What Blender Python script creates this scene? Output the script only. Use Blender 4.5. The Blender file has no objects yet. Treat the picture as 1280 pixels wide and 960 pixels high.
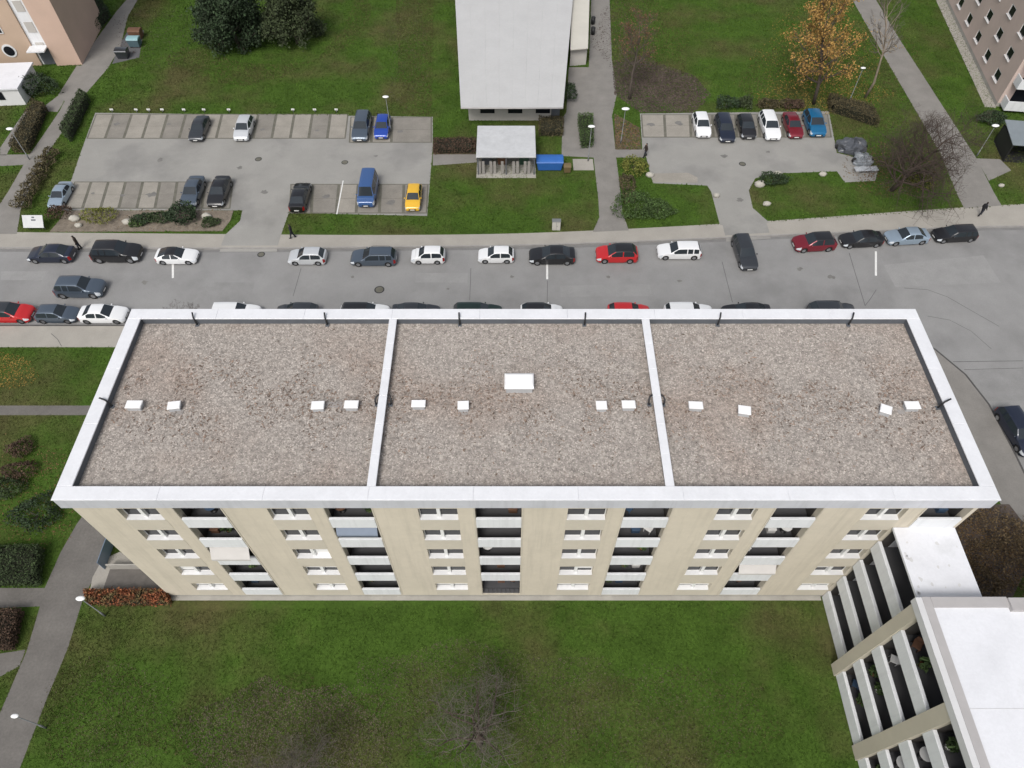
import bpy, math, random
import numpy as np
from mathutils import Vector, Matrix, noise as mnoise
R = math.radians
SC = bpy.context.scene
COL = SC.collection

# ------------------------------------------------------------------ camera, sky, sun, exposure
CAM_H, PITCH, FPX = 50.4, R(53.8), 889.0
cam = bpy.data.cameras.new('camera'); camo = bpy.data.objects.new('camera', cam); COL.objects.link(camo)
camo.location = (0, 0, CAM_H); camo.rotation_euler = (math.pi/2 - PITCH, 0, 0)
cam.sensor_fit = 'HORIZONTAL'; cam.sensor_width = 36; cam.lens = FPX/1280*36
cam.clip_start = 0.5; cam.clip_end = 3000
SC.camera = camo
SUN_EL, SUN_AZ = R(52), R(200)           # azimuth from +Y, clockwise: light from behind the camera, a little left
w = bpy.data.worlds.new('World'); SC.world = w; w.use_nodes = True
nt = w.node_tree; nt.nodes.clear()
sky = nt.nodes.new('ShaderNodeTexSky'); sky.sky_type = 'NISHITA'; sky.sun_disc = False
sky.sun_elevation = SUN_EL; sky.sun_rotation = SUN_AZ; sky.air_density = 1.0; sky.dust_density = 4.0; sky.ozone_density = 1.0
hsv = nt.nodes.new('ShaderNodeHueSaturation'); hsv.inputs['Saturation'].default_value = 0.38
bg = nt.nodes.new('ShaderNodeBackground'); bg.inputs['Strength'].default_value = 0.118
out = nt.nodes.new('ShaderNodeOutputWorld')
nt.links.new(sky.outputs[0], hsv.inputs['Color']); nt.links.new(hsv.outputs[0], bg.inputs['Color']); nt.links.new(bg.outputs[0], out.inputs[0])
sl = bpy.data.lights.new('sun', 'SUN'); sl.energy = 1.45; sl.angle = R(20); sl.color = (1, .965, .92)
so = bpy.data.objects.new('sun', sl); COL.objects.link(so)
sd = Vector((math.sin(SUN_AZ)*math.cos(SUN_EL), math.cos(SUN_AZ)*math.cos(SUN_EL), math.sin(SUN_EL)))
so.rotation_euler = (-sd).to_track_quat('-Z', 'Y').to_euler(); so.location = (-20, -40, 90)
SC.view_settings.view_transform = 'Standard'; SC.view_settings.look = 'None'
SC.view_settings.gamma = 1; SC.view_settings.use_curve_mapping = False
SC.view_settings.exposure = 0.28
SC.render.engine = 'CYCLES'

# ------------------------------------------------------------------ helpers
def G(px, py, h=0.0):
    """ground position (at height h) of a spot surveyed in the photograph"""
    v = (py-480)/FPX; u = (px-640)/FPX
    dz = -math.sin(PITCH) - v*math.cos(PITCH); dy = math.cos(PITCH) - v*math.sin(PITCH)
    t = (h-CAM_H)/dz
    return Vector((t*u, t*dy))

MATS = {}
def mat(name, col, rough=.8, var=0.0, vscale=2.0, bump=0.0, bscale=30.0, metal=0.0, coat=0.0, island=0.0,
        col2=None, c2scale=.3, c2lo=.45, c2hi=.6, spec=.5, fine=0.0, finescale=12.0, detail=5, dist=0.0, alpha=1.0, trans=0.0, obj_coord=False, streak=0.0):
    if name in MATS: return MATS[name]
    m = bpy.data.materials.new(name); m.use_nodes = True; MATS[name] = m
    n = m.node_tree.nodes; L = m.node_tree.links
    b = n['Principled BSDF']
    b.inputs['Roughness'].default_value = rough; b.inputs['Metallic'].default_value = metal
    b.inputs['Coat Weight'].default_value = coat; b.inputs['Specular IOR Level'].default_value = spec
    b.inputs['Coat Roughness'].default_value = .06
    if trans: b.inputs['Transmission Weight'].default_value = trans
    base = tuple(col)+(1,) if len(col) == 3 else col
    b.inputs['Base Color'].default_value = base
    geo = n.new('ShaderNodeNewGeometry')
    if obj_coord:
        tc = n.new('ShaderNodeTexCoord'); pos = tc.outputs['Object']
    else: pos = geo.outputs['Position']
    def noise(scale, det=detail, rgh=.6):
        x = n.new('ShaderNodeTexNoise'); x.inputs['Scale'].default_value = scale; x.inputs['Detail'].default_value = det
        x.inputs['Roughness'].default_value = rgh; x.inputs['Distortion'].default_value = dist
        L.new(pos, x.inputs['Vector']); return x.outputs['Fac']
    cur = None
    def rgb(c):
        x = n.new('ShaderNodeRGB'); x.outputs[0].default_value = tuple(c)+(1,) if len(c) == 3 else c; return x.outputs[0]
    def mix(fac, a, c, mode='MIX'):
        x = n.new('ShaderNodeMix'); x.data_type = 'RGBA'; x.blend_type = mode
        if hasattr(fac, 'links'): L.new(fac, x.inputs[0])
        else: x.inputs[0].default_value = fac
        L.new(a, x.inputs[6]); L.new(c, x.inputs[7]); return x.outputs[2]
    def mr(v, lo, hi, a, c):
        x = n.new('ShaderNodeMapRange'); L.new(v, x.inputs[0])
        for i, q in enumerate((lo, hi, a, c)): x.inputs[1+i].default_value = q
        return x.outputs[0]
    cur = rgb(base)
    if col2 is not None: cur = mix(mr(noise(c2scale), c2lo, c2hi, 0, 1), cur, rgb(col2))
    def scale_by(fac_out):
        nonlocal cur
        x = n.new('ShaderNodeVectorMath'); x.operation = 'SCALE'; L.new(cur, x.inputs[0]); L.new(fac_out, x.inputs['Scale']); cur = x.outputs[0]
    if var: scale_by(mr(noise(vscale), .25, .75, 1-var, 1+var))
    if fine: scale_by(mr(noise(finescale, 3, .7), .25, .75, 1-fine, 1+fine))
    if streak:
        mp = n.new('ShaderNodeMapping'); mp.inputs['Scale'].default_value = (2.6,2.6,.16); L.new(pos, mp.inputs['Vector'])
        x = n.new('ShaderNodeTexNoise'); x.inputs['Scale'].default_value = 1.0; x.inputs['Detail'].default_value = 6; x.inputs['Roughness'].default_value = .65; L.new(mp.outputs[0], x.inputs['Vector'])
        scale_by(mr(x.outputs['Fac'], .48, .75, 1.0, 1-streak))
    if island: scale_by(mr(geo.outputs['Random Per Island'], 0, 1, 1-island, 1+island))
    L.new(cur, b.inputs['Base Color'])
    if bump:
        bp = n.new('ShaderNodeBump'); bp.inputs['Strength'].default_value = bump; bp.inputs['Distance'].default_value = .04
        L.new(noise(bscale, 4, .65), bp.inputs['Height']); L.new(bp.outputs[0], b.inputs['Normal'])
    return m

class MB:
    def __init__(s): s.v = []; s.f = []; s.sm = []
    def add(s, vs, fs, smooth=False):
        o = len(s.v); s.v.extend([tuple(p) for p in vs]); s.f.extend([tuple(i+o for i in f) for f in fs]); s.sm.extend([smooth]*len(fs)); return s
    def box(s, x0, x1, y0, y1, z0, z1):
        return s.add([(x0,y0,z0),(x1,y0,z0),(x1,y1,z0),(x0,y1,z0),(x0,y0,z1),(x1,y0,z1),(x1,y1,z1),(x0,y1,z1)],
                     [(0,3,2,1),(4,5,6,7),(0,1,5,4),(1,2,6,5),(2,3,7,6),(3,0,4,7)])
    def bev(s, x0, x1, y0, y1, z0, z1, c):
        """box with its top edges chamfered"""
        return s.add([(x0,y0,z0),(x1,y0,z0),(x1,y1,z0),(x0,y1,z0),(x0,y0,z1-c),(x1,y0,z1-c),(x1,y1,z1-c),(x0,y1,z1-c),
                      (x0+c,y0+c,z1),(x1-c,y0+c,z1),(x1-c,y1-c,z1),(x0+c,y1-c,z1)],
                     [(0,3,2,1),(0,1,5,4),(1,2,6,5),(2,3,7,6),(3,0,4,7),(4,5,9,8),(5,6,10,9),(6,7,11,10),(7,4,8,11),(8,9,10,11)])
    def prism(s, poly, z0, z1):
        n = len(poly); a = sum(poly[i][0]*poly[(i+1)%n][1]-poly[(i+1)%n][0]*poly[i][1] for i in range(n))
        if a < 0: poly = poly[::-1]
        vs = [(p[0],p[1],z0) for p in poly]+[(p[0],p[1],z1) for p in poly]
        return s.add(vs, [tuple(range(n,2*n)), tuple(range(n-1,-1,-1))]+[(i,(i+1)%n,n+(i+1)%n,n+i) for i in range(n)])
    def sheet(s, poly, z):
        n = len(poly); a = sum(poly[i][0]*poly[(i+1)%n][1]-poly[(i+1)%n][0]*poly[i][1] for i in range(n))
        if a < 0: poly = poly[::-1]
        return s.add([(p[0],p[1],z) for p in poly], [tuple(range(n))])
    def tube(s, pts, rad, sides=8, smooth=True, caps=True):
        pts = [Vector(p) for p in pts]; n = len(pts)
        if not hasattr(rad, '__len__'): rad = [rad]*n
        vs = []; prev = None
        for i, p in enumerate(pts):
            t = (pts[min(i+1,n-1)]-pts[max(i-1,0)]).normalized()
            if prev is None: a = t.orthogonal().normalized()
            else:
                a = prev - t*prev.dot(t); a = a.normalized() if a.length > 1e-6 else t.orthogonal().normalized()
            prev = a; c = t.cross(a)
            for k in range(sides):
                q = 2*math.pi*k/sides; vs.append(p + (a*math.cos(q)+c*math.sin(q))*rad[i])
        fs = [(i*sides+k, i*sides+(k+1)%sides, (i+1)*sides+(k+1)%sides, (i+1)*sides+k) for i in range(n-1) for k in range(sides)]
        if caps: fs += [tuple(range(sides-1,-1,-1)), tuple((n-1)*sides+k for k in range(sides))]
        return s.add(vs, fs, smooth)
    def ball(s, c, r, seg=10, rings=6):
        rx, ry, rz = r if hasattr(r,'__len__') else (r,r,r)
        vs = [(c[0],c[1],c[2]-rz)]
        for i in range(1, rings):
            a = -math.pi/2+math.pi*i/rings
            for k in range(seg):
                q = 2*math.pi*k/seg; vs.append((c[0]+rx*math.cos(a)*math.cos(q), c[1]+ry*math.cos(a)*math.sin(q), c[2]+rz*math.sin(a)))
        vs.append((c[0],c[1],c[2]+rz)); t = len(vs)-1
        fs = [(0, 1+(k+1)%seg, 1+k) for k in range(seg)]
        for i in range(rings-2):
            for k in range(seg): a = 1+i*seg; fs.append((a+k, a+(k+1)%seg, a+seg+(k+1)%seg, a+seg+k))
        a = 1+(rings-2)*seg; fs += [(a+k, a+(k+1)%seg, t) for k in range(seg)]
        return s.add(vs, fs, True)
    def mesh(s, name, m=None):
        me = bpy.data.meshes.new(name); me.from_pydata(s.v, [], s.f)
        me.polygons.foreach_set('use_smooth', s.sm)
        if m: me.materials.append(m)
        me.update(); return me
    def build(s, name, m, parent=None, **k): return obj(name, s.mesh(name, m), parent, **k)

def obj(name, me, parent=None, label=None, cat=None, group=None, kind=None, loc=None, rz=0):
    o = bpy.data.objects.new(name, me); COL.objects.link(o)
    if parent: o.parent = parent
    if loc is not None: o.location = loc
    if rz: o.rotation_euler = (0,0,rz)
    if label: o['label'] = label
    if cat: o['category'] = cat
    if group: o['group'] = group
    if kind: o['kind'] = kind
    return o
def thing(name, label, cat, loc=(0,0,0), rz=0, group=None):
    o = obj(name, None, None, label, cat, group, None, loc, rz); o.empty_display_size = .3; return o
def struct(name, mb, m, parent=None): return mb.build(name, m, parent, kind='structure')

def tri_mesh(name, verts, tris, m):
    """large triangle soups straight from numpy"""
    me = bpy.data.meshes.new(name); nv, nf = len(verts), len(tris)
    me.vertices.add(nv); me.vertices.foreach_set('co', np.asarray(verts, dtype=np.float32).ravel())
    me.loops.add(nf*3); me.loops.foreach_set('vertex_index', np.asarray(tris, dtype=np.int32).ravel())
    me.polygons.add(nf); me.polygons.foreach_set('loop_start', np.arange(0, nf*3, 3, dtype=np.int32))
    me.polygons.foreach_set('loop_total', np.full(nf, 3, dtype=np.int32))
    me.materials.append(m); me.update(calc_edges=True); me.validate(); return me

def inpoly(P, poly):
    x, y = P[:,0], P[:,1]; ins = np.zeros(len(P), bool); n = len(poly)
    for i in range(n):
        x0, y0 = poly[i]; x1, y1 = poly[(i+1)%n]
        c = ((y0 > y) != (y1 > y)) & (x < (x1-x0)*(y-y0)/(y1-y0+1e-12)+x0); ins ^= c
    return ins
def scatter(poly, density, rng):
    a = np.array([(p[0],p[1]) for p in poly]); lo, hi = a.min(0), a.max(0)
    n = int((hi[0]-lo[0])*(hi[1]-lo[1])*density)
    P = rng.uniform(lo, hi, (n,2)); return P[inpoly(P, a)]

# ------------------------------------------------------------------ materials
M_earth = mat('earth', (.10,.075,.05), .95, .3, .8, .4, 20)
M_lawn = mat('lawn_turf', (.050,.094,.014), .95, .26, .45, .6, 25, col2=(.082,.080,.030), c2scale=.10, c2lo=.46, c2hi=.68, fine=.35, finescale=5.5, spec=.15)
M_asph = mat('asphalt', (.262,.260,.256), .92, .10, .35, .15, 60, col2=(.215,.213,.210), c2scale=.10, c2lo=.5, c2hi=.66, fine=.10, finescale=14, spec=.3)
M_lot = mat('lot_asphalt', (.292,.286,.268), .92, .10, .3, .15, 60, col2=(.245,.24,.228), c2scale=.14, c2lo=.5, c2hi=.62, fine=.08, finescale=10, spec=.3)
M_pave = mat('pavement', (.345,.325,.290), .92, .10, .5, .12, 60, fine=.08, finescale=9, spec=.3)
M_path2 = mat('garden_path', (.150,.141,.130), .93, .16, .6, .15, 50, fine=.14, finescale=6, spec=.3)
M_path = mat('path_asphalt', (.225,.214,.198), .93, .14, .6, .15, 50, fine=.10, finescale=8, spec=.3)
M_kerb = mat('kerb_stone', (.30,.29,.275), .9, .15, 1.0)
M_slab = mat('bay_slab', (.30,.28,.245), .93, .14, .6, .15, 40, fine=.12, finescale=7, spec=.25)
M_slab2 = mat('bay_slab_dark', (.235,.22,.195), .93, .16, .6, .15, 40, fine=.12, finescale=7, spec=.25)
M_joint = mat('bay_joint', (.135,.13,.105), .95, .25, 1.5)
M_mark = mat('road_paint', (.72,.72,.70), .7, .12, 3)
M_tar = mat('tar_joint', (.10,.10,.10), .85, .2, 2)
M_white = mat('white_metal', (.71,.72,.745), .5, .06, .8, fine=.04, finescale=6, spec=.4)
M_fascia = mat('fascia_metal', (.55,.56,.60), .5, .08, .7, streak=.14)
M_dark = mat('roof_upstand', (.10,.11,.125), .7, .15, 1.5)
M_beige = mat('beige_render', (.585,.530,.432), .9, .05, .35, .08, 40, fine=.04, finescale=2.2, streak=.14)
M_beige2 = mat('beige_panel', (.54,.495,.41), .9, .06, .4, .08, 40, fine=.03, finescale=3)
M_plinth = mat('plinth_concrete', (.36,.345,.31), .92, .15, .8)
M_sill = mat('white_sill', (.74,.74,.74), .5, .04, 1.5)
M_frame = mat('window_frame', (.80,.80,.79), .45)
M_glass = mat('window_glass', (.012,.014,.018), .12, 0, 1, spec=.28)
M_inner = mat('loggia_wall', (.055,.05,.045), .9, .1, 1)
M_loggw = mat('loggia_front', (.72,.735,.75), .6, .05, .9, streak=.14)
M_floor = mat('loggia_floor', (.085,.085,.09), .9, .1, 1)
M_black = mat('black_metal', (.018,.018,.02), .5)
M_gravelbed = mat('gravel_bed', (.325,.294,.265), .95, .22, 2.2, .9, 14, col2=(.315,.270,.235), c2scale=.13, c2lo=.48, c2hi=.66, fine=.5, finescale=4.5, spec=.2)
M_gravel = mat('gravel_stone', (.365,.330,.300), .9, .16, 1.6, island=.42, fine=.22, finescale=5,  col2=(.335,.280,.245), c2scale=.13, c2lo=.48, c2hi=.66, spec=.3)
M_leaf = mat('fallen_leaf', (.16,.10,.048), .9, .3, .8, island=.5, spec=.2)
M_leafy = mat('fallen_leaf_yellow', (.25,.17,.045), .9, .3, .8, island=.4, spec=.2)
M_tuft = mat('grass_tuft', (.068,.126,.018), .9, .25, .45, island=.5, col2=(.108,.104,.042), c2scale=.10, c2lo=.46, c2hi=.68, spec=.15)
M_bark = mat('bark', (.085,.068,.055), .95, .3, 3, .4, 30)
M_twig = mat('twig', (.105,.082,.066), .95, .2, 2)
M_lampgrey = mat('lamp_grey', (.17,.18,.185), .5, .05, 2)
M_lampwhite = mat('lamp_white', (.85,.86,.86), .4)

# ------------------------------------------------------------------ the ground, road, pavements
def P(*pts): return [G(*p) for p in pts]
def extend(line, n=200):
    a, b = line[0], line[1]; c, d = line[-2], line[-1]
    e0 = a + (a-b).normalized()*n; e1 = d + (d-c).normalized()*n
    return [e0]+line+[e1]
def smooth(line, it=2):
    for _ in range(it):
        o = [line[0]]
        for a, b in zip(line[:-1], line[1:]): o += [a*.75+b*.25, a*.25+b*.75]
        line = o+[line[-1]]
    return line
def offset(line, d):
    o = []
    for i, p in enumerate(line):
        t = (line[min(i+1,len(line)-1)]-line[max(i-1,0)]).normalized(); o.append(p+Vector((-t.y, t.x))*d)
    return o
def strip(mb, a, b, z0, z1):
    for i in range(len(a)-1): mb.prism([a[i],a[i+1],b[i+1],b[i]], z0, z1)

struct('ground', MB().sheet([(-600,-400),(600,-400),(600,900),(-600,900)], -.16), M_earth)
kn = smooth(extend(P((0,310),(320,311),(480,309),(640,307.5),(780,303),(960,295),(1100,288.5),(1210,284),(1280,283))))
pn = smooth(extend(P((0,290),(320,293),(480,294),(640,292.5),(780,286.5),(905,279.5),(960,276.5),(1210,258.5),(1280,255))))
YK = G(0,406).y; YP = G(0,434).y
ks = [Vector(p) for p in ((-250,YK),(-60,YK),(31,YK),(33.5,YK-.1),(36.2,YK-.9),(38.6,YK-2.9),(40.3,YK-5.8),(41.1,YK-9),(41.3,30),(41.3,10),(41.3,-90))]
ps = [Vector(p) for p in ((-250,YP),(-60,YP),(29.5,YP),(31.5,YP-.05),(33.8,YP-.7),(35.9,YP-2.1),(37.4,YP-4.6),(38,YP-7.5),(38.2,29),(38.2,10),(38.2,-90))]
road = MB().sheet([(-300,-100),(300,-100),(300,YK+30),(-300,YK+30)], -.124)
struct('road', road, M_asph)
# raised ground north and south of the road
lawn_n = pn + [Vector((420,700)), Vector((-420,700))]
struct('lawn', MB().prism(lawn_n, -.15, 0), M_lawn)
lawn_s = ps + [Vector((-250,-90))]
struct('lawn', MB().prism(lawn_s, -.15, 0), M_lawn)
struct('lawn', MB().prism([(52.5,-90),(300,-90),(300,YK),(55,YK),(53,YK-2),(52.5,YK-5)], -.15, 0), M_lawn)
def band(a, b, zb, zt):
    """solid strip between two polylines of different point counts"""
    return MB().prism(list(a)+list(b)[::-1], zb, zt)
struct('pavement', band(offset(kn,.16), pn, -.15, .003), M_pave)
kso = offset(ks,-.16)
struct('pavement', band(kso[:3], ps[:3], -.15, .003), M_pave)
struct('pavement', band(kso[2:], ps[2:], -.15, .0034), M_path)
kb = MB(); strip(kb, kn, offset(kn,.155), -.15, .012); struct('kerb', kb, M_kerb)
kb = MB(); strip(kb, offset(ks,-.155), ks, -.15, .012); struct('kerb', kb, mat('dark_kerb', (.075,.072,.07), .9, .2, 1.0))
# tar joints, painted kerb shade and asphalt repairs on the road
def ribbon(mb, pts, wd, z):
    pts = [Vector((p[0],p[1])) for p in pts]; a = offset(pts, wd/2); b = offset(pts, -wd/2)
    for i in range(len(pts)-1): mb.add([(a[i].x,a[i].y,z),(b[i].x,b[i].y,z),(b[i+1].x,b[i+1].y,z),(a[i+1].x,a[i+1].y,z)], [(0,1,2,3)])
ZR = -.119
for pts, wd in (([(376,334),(371,352),(366,369)],.05), ([(588.5,334),(588,352),(587,374)],.045), ([(684.5,350),(684,378)],.05),
                ([(903,326),(909,350),(916,377)],.055), ([(1062,315),(1071,345),(1082,381)],.06), ([(1096,361),(1089,372),(1082,381)],.05),
                ([(1131,359),(1160,361),(1185,370),(1220,390),(1250,407)],.05), ([(1160,394),(1188,399),(1215,413),(1240,435)],.045),
                ([(1192,451),(1240,450.5),(1280,450)],.06), ([(1206,461),(1245,460),(1280,459)],.05), ([(64,417),(72,424),(77,433)],.05)):
    z = ZR if pts[0][1] < 416 or pts[0][0] > 900 else .008
    mb = MB(); ribbon(mb, P(*pts), wd, z); struct('tar_joint', mb, M_tar)
for x, y0, y1 in ((215.5,322,346.5), (684,327,348), (1095.5,313,343.5)):
    a, b = G(x,y0), G(x,y1); mb = MB(); ribbon(mb, [a,b], .2, -.118); struct('parking_line', mb, M_mark)
M_kerbshade = mat('kerb_shade_strip', (.19,.187,.182), .93, .15, .8, fine=.1, finescale=8)  # shadow of the north kerb, painted as a darker strip on the road
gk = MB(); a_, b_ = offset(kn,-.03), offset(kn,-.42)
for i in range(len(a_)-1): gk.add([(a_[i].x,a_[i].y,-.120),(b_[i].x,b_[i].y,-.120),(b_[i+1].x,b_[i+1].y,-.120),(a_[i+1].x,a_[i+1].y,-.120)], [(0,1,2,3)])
struct('gutter', gk, M_kerbshade)  # painted kerb shade strip on the road, not a real gutter
M_patch = mat('asphalt_patch', (.242,.240,.236), .93, .12, .7, .15, 60, fine=.1, finescale=10)
M_patch2 = mat('asphalt_patch_pale', (.272,.270,.265), .93, .10, .7, .15, 60, fine=.1, finescale=10)
for q, m in ((((250,352),(318,352),(312,380),(238,380)),M_patch), (((520,340),(585,340),(584,352),(519,352)),M_patch2), (((700,356),(812,354),(816,369),(701,370)),M_patch2),
             (((1105,330),(1230,318),(1252,352),(1120,358)),M_patch2), (((1190,462),(1290,461),(1290,500),(1222,500)),M_patch), (((0,338),(60,338),(52,349),(0,349)),M_patch2)):
    struct('asphalt_patch', MB().sheet(P(*q), -.1215), m)
# manhole on the road
def manhole(px, py, z, label, r=.33):
    c = G(px,py); t = thing('manhole_cover', label, 'manhole', (c.x,c.y,z))
    mb = MB(); n = 20
    vs = []; 
    for q in range(n): a = 2*math.pi*q/n; vs += [(r*1.3*math.cos(a), r*1.3*math.sin(a), .0), (r*math.cos(a), r*math.sin(a), .004)]
    mb.add(vs, [(2*q, 2*((q+1)%n), 2*((q+1)%n)+1, 2*q+1) for q in range(n)]); mb.build('rim', M_black, t)
    mb = MB().add([(r*math.cos(2*math.pi*q/n), r*math.sin(2*math.pi*q/n), .006) for q in range(n)], [tuple(range(n))]); mb.build('lid', M_joint, t)
manhole(474, 361, -.118, 'round manhole cover in the middle of the street beside the parked cars', .38)
manhole(323, 199, .012, 'small round drain cover in the lane of the large parking lot', .3)
manhole(431, 203, .012, 'round drain cover in the parking lot lane above the blue van', .3)
manhole(928, 205, .012, 'drain cover in the lane of the smaller parking lot', .3)
manhole(326, 317, -.118, 'drain cover at the mouth of the parking lot driveway', .3)

# parking lots, paths (sheets a few millimetres above the lawn)
LOT1 = P((119,141),(541,146),(541,183),(537,232),(534,270),(361,266),(351,294.5),(281,294),(300,276),(303,263),(76,263),(104,182))
LOT2 = P((800,142),(1036,139),(1045,185),(1050,214),(965,217),(944,223),(936,238),(941,260),(962,278.5),(900,281.5),(889,240),(884,232),(816,229),(806,190),(803,187))
struct('parking_lot', MB().sheet(LOT1, .006), M_lot)
struct('parking_lot', MB().sheet(LOT2, .006), M_lot)
PATHN = P((739,-60),(739,0),(736,84),(711,84),(708,140),(703,148),(702,195),(742,197),(744,215),(748,250),(749,272),(741,290),(786,288),(778,265),(775,235),(770,195),(765,145),(771,118),(765,75),(762,0),(762,-60))
PATHR = P((1040,-50),(1070,8),(1109,77),(1145,139),(1177,195),(1195,240),(1205,260.5),(1252,257),(1242,240),(1220,197),(1185,143),(1125,50),(1095,0),(1065,-50))
PATHR2 = P((1220,198),(1250,199),(1264,213),(1236,226))
PATHL = P((195,-60),(158,0),(145,15),(117,54),(101,84),(75,138),(50,175),(37,193),(10,240),(-20,285),(-20,292.5),(21,292.5),(26,262),(37,235),(57,195),(80,162),(103,122),(135,85),(150,60),(160,20),(172,0),(210,-60))
PATHL2 = P((-60,194),(37,193),(30,206),(-60,211))
PATHL3 = P((0,185),(20,155),(34,135),(40,140),(18,176),(8,194),(0,194))
PATHL4 = P((45,141),(72,120),(96,82),(103,82),(103,90),(72,140),(55,139))
PATHS1 = P((-80,507),(150,507),(150,519),(-80,519))
PATHS2 = P((135,600),(96,655),(76,690),(56,735),(0,735),(-80,736),(-80,762),(0,760),(50,758),(33,815),(-6,905),(-40,1000),(10,1000),(25,960),(60,870),(85,810),(104,748),(126,706),(170,640))
PATHS3 = P((-80,830),(0,817),(32,812),(25,832),(0,846),(-80,862))
for i, q in enumerate((PATHN,PATHR,PATHL,PATHS1,PATHS2)): struct('path', MB().sheet(q, .010), M_path2 if i > 2 else M_path)
for i, q in enumerate((PATHR2,PATHL2,PATHL3,PATHL4,PATHS3)): struct('path', MB().sheet(q, .006), M_path2 if i == 4 else M_path)
struct('path', MB().sheet(P((541,193),(596,193),(596,203),(541,207)), .009), M_path)
struct('path', MB().sheet(P((766,187),(806,187),(806,197),(766,197)), .008), M_path)
# dropped-kerb ramps where the driveways meet the road
for a, b in (((281,294),(351,294.5)), ((903,281),(958,278))):
    A, B = G(*a), G(*b); ya = [min(kn, key=lambda p: abs(p.x-q.x)) for q in (A,B)]
    m = MB().add([(A.x,A.y,.0085),(B.x,B.y,.0085),(B.x,ya[1].y-.35,-.114),(A.x,ya[0].y-.35,-.114),(B.x,ya[1].y+.5,.0145),(A.x,ya[0].y+.5,.0145)], [(3,2,4,5),(5,4,1,0)])
    struct('driveway_ramp', m, M_lot)
# parking bays: slabs with open joints, each slab a piece of its lot
def bays(lot, xs_top, xs_bot, ytop, ybot, skip=(), dark=()):
    for i in range(len(xs_top)-1):
        if i in skip: continue
        a, b = G(xs_top[i], ytop), G(xs_top[i+1], ytop); c, d = G(xs_bot[i+1], ybot), G(xs_bot[i], ybot)
        g = .16
        a2, b2, c2, d2 = a+Vector((g,-g)), b+Vector((-g,-g)), c+Vector((-g,g)), d+Vector((g,g))
        MB().sheet([a,b,c,d], .010).build('bay_joint', M_joint, lot)
        h = .022
        mb = MB()
        for t0, t1 in ((0,.495),(.505,1)):
            q = [a2.lerp(d2,t0), b2.lerp(c2,t0), b2.lerp(c2,t1), a2.lerp(d2,t1)]
            MB().prism(q, .008, h).build('paving_slab', M_slab2 if (i in dark) else M_slab, lot)
l1 = obj('parking_bays', None, kind='structure'); l2 = obj('parking_bays', None, kind='structure')
xt = [120+i*(436-120)/14 for i in range(15)]; xb = [108+i*(432-108)/14 for i in range(15)]
bays(l1, xt, xb, 142.5, 173.5, dark=(1,5,9,12,4))
bays(l1, [438,466,490,540], [436,464,489,540], 146, 178.5, dark=(2,))
xt = [93+i*(222-93)/6 for i in range(7)]; xb = [80+i*(216-80)/6 for i in range(7)]
bays(l1, xt, xb, 227, 261, dark=(3,5))
bays(l1, [222,257,292], [216,252,288], 227, 261, dark=(0,1))
bays(l1, [363,391,424,448,476,505,536], [361,389,420,445,474,504,534], 230, 267, dark=(0,1,3,4,5))
xt = [801,830,862,890,919,947,977,1005,1035]; xb = [803,832,864,892,921,950,980,1009,1040]
bays(l2, xt, xb, 143, 172, dark=(2,3,4,5,6,7))
MB().sheet(P((816,217),(860,216),(872,222),(872,228.5),(816,228)), .012).build('paving_slab', M_slab, l2)
a, b = G(429,226), G(421,268); mb = MB(); ribbon(mb, [a,b], .12, .030); struct('parking_line', mb, M_mark)
M_oil = mat('oil_stain', (.17,.165,.155), .85, .25, 2)
rs = random.Random(31)
for px, py, r_, z_ in [(x+rs.uniform(-4,4), y+rs.uniform(-4,4), rs.uniform(.25,.6), .0245) for x, y in ((150,158),(210,158),(330,160),(395,162),(500,165),(112,245),(150,245),(190,245),(410,248),(488,250),(815,158),(845,158))]+[(x, y, rs.uniform(.2,.5), .009) for x, y in ((200,200),(300,210),(470,195),(330,240),(905,195),(960,190),(925,250))]+[(x, y, rs.uniform(.15,.4), -.1175) for x, y in ((440,345),(560,360),(640,345),(760,345),(850,350),(1000,335),(180,352),(1040,345))]:
    c = G(px,py); n = 11; struct('oil_stain', MB().sheet([(c.x+r_*rs.uniform(.5,1.2)*math.cos(6.283*k/n), c.y+r_*rs.uniform(.4,1.1)*math.sin(6.283*k/n)) for k in range(n)], z_), M_oil)
# timber-brown soil beds
for q in (P((541,178),(594,177),(594,193.5),(541,194)), P((768,142),(800,160),(802,187),(769,187)), P((640,146),(703,147),(702,150),(640,150))):
    struct('soil_bed', MB().sheet(q, .007), M_earth)

# ------------------------------------------------------------------ walls with openings
def wall(mb, x0, x1, z0, z1, y0, y1, holes):
    """wall from y0 (outer) to y1 (inner), openings cut through with their reveals"""
    xs = sorted(set([x0,x1]+[h[0] for h in holes]+[h[1] for h in holes]))
    zs = sorted(set([z0,z1]+[h[2] for h in holes]+[h[3] for h in holes]))
    def inside(x, z): return any(h[0] < x < h[1] and h[2] < z < h[3] for h in holes)
    for j in range(len(zs)-1):
        i = 0
        while i < len(xs)-1:
            if inside((xs[i]+xs[i+1])/2, (zs[j]+zs[j+1])/2): i += 1; continue
            k = i
            while k < len(xs)-1 and not inside((xs[k]+xs[k+1])/2, (zs[j]+zs[j+1])/2): k += 1
            a, b, c, d = xs[i], xs[k], zs[j], zs[j+1]
            mb.add([(a,y0,c),(b,y0,c),(b,y0,d),(a,y0,d)], [(0,1,2,3)]); i = k
    for (a,b,c,d) in holes:
        mb.add([(a,y0,c),(b,y0,c),(b,y0,d),(a,y0,d),(a,y1,c),(b,y1,c),(b,y1,d),(a,y1,d)],
               [(0,4,5,1),(1,5,6,2),(2,6,7,3),(3,7,4,0)])

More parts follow.
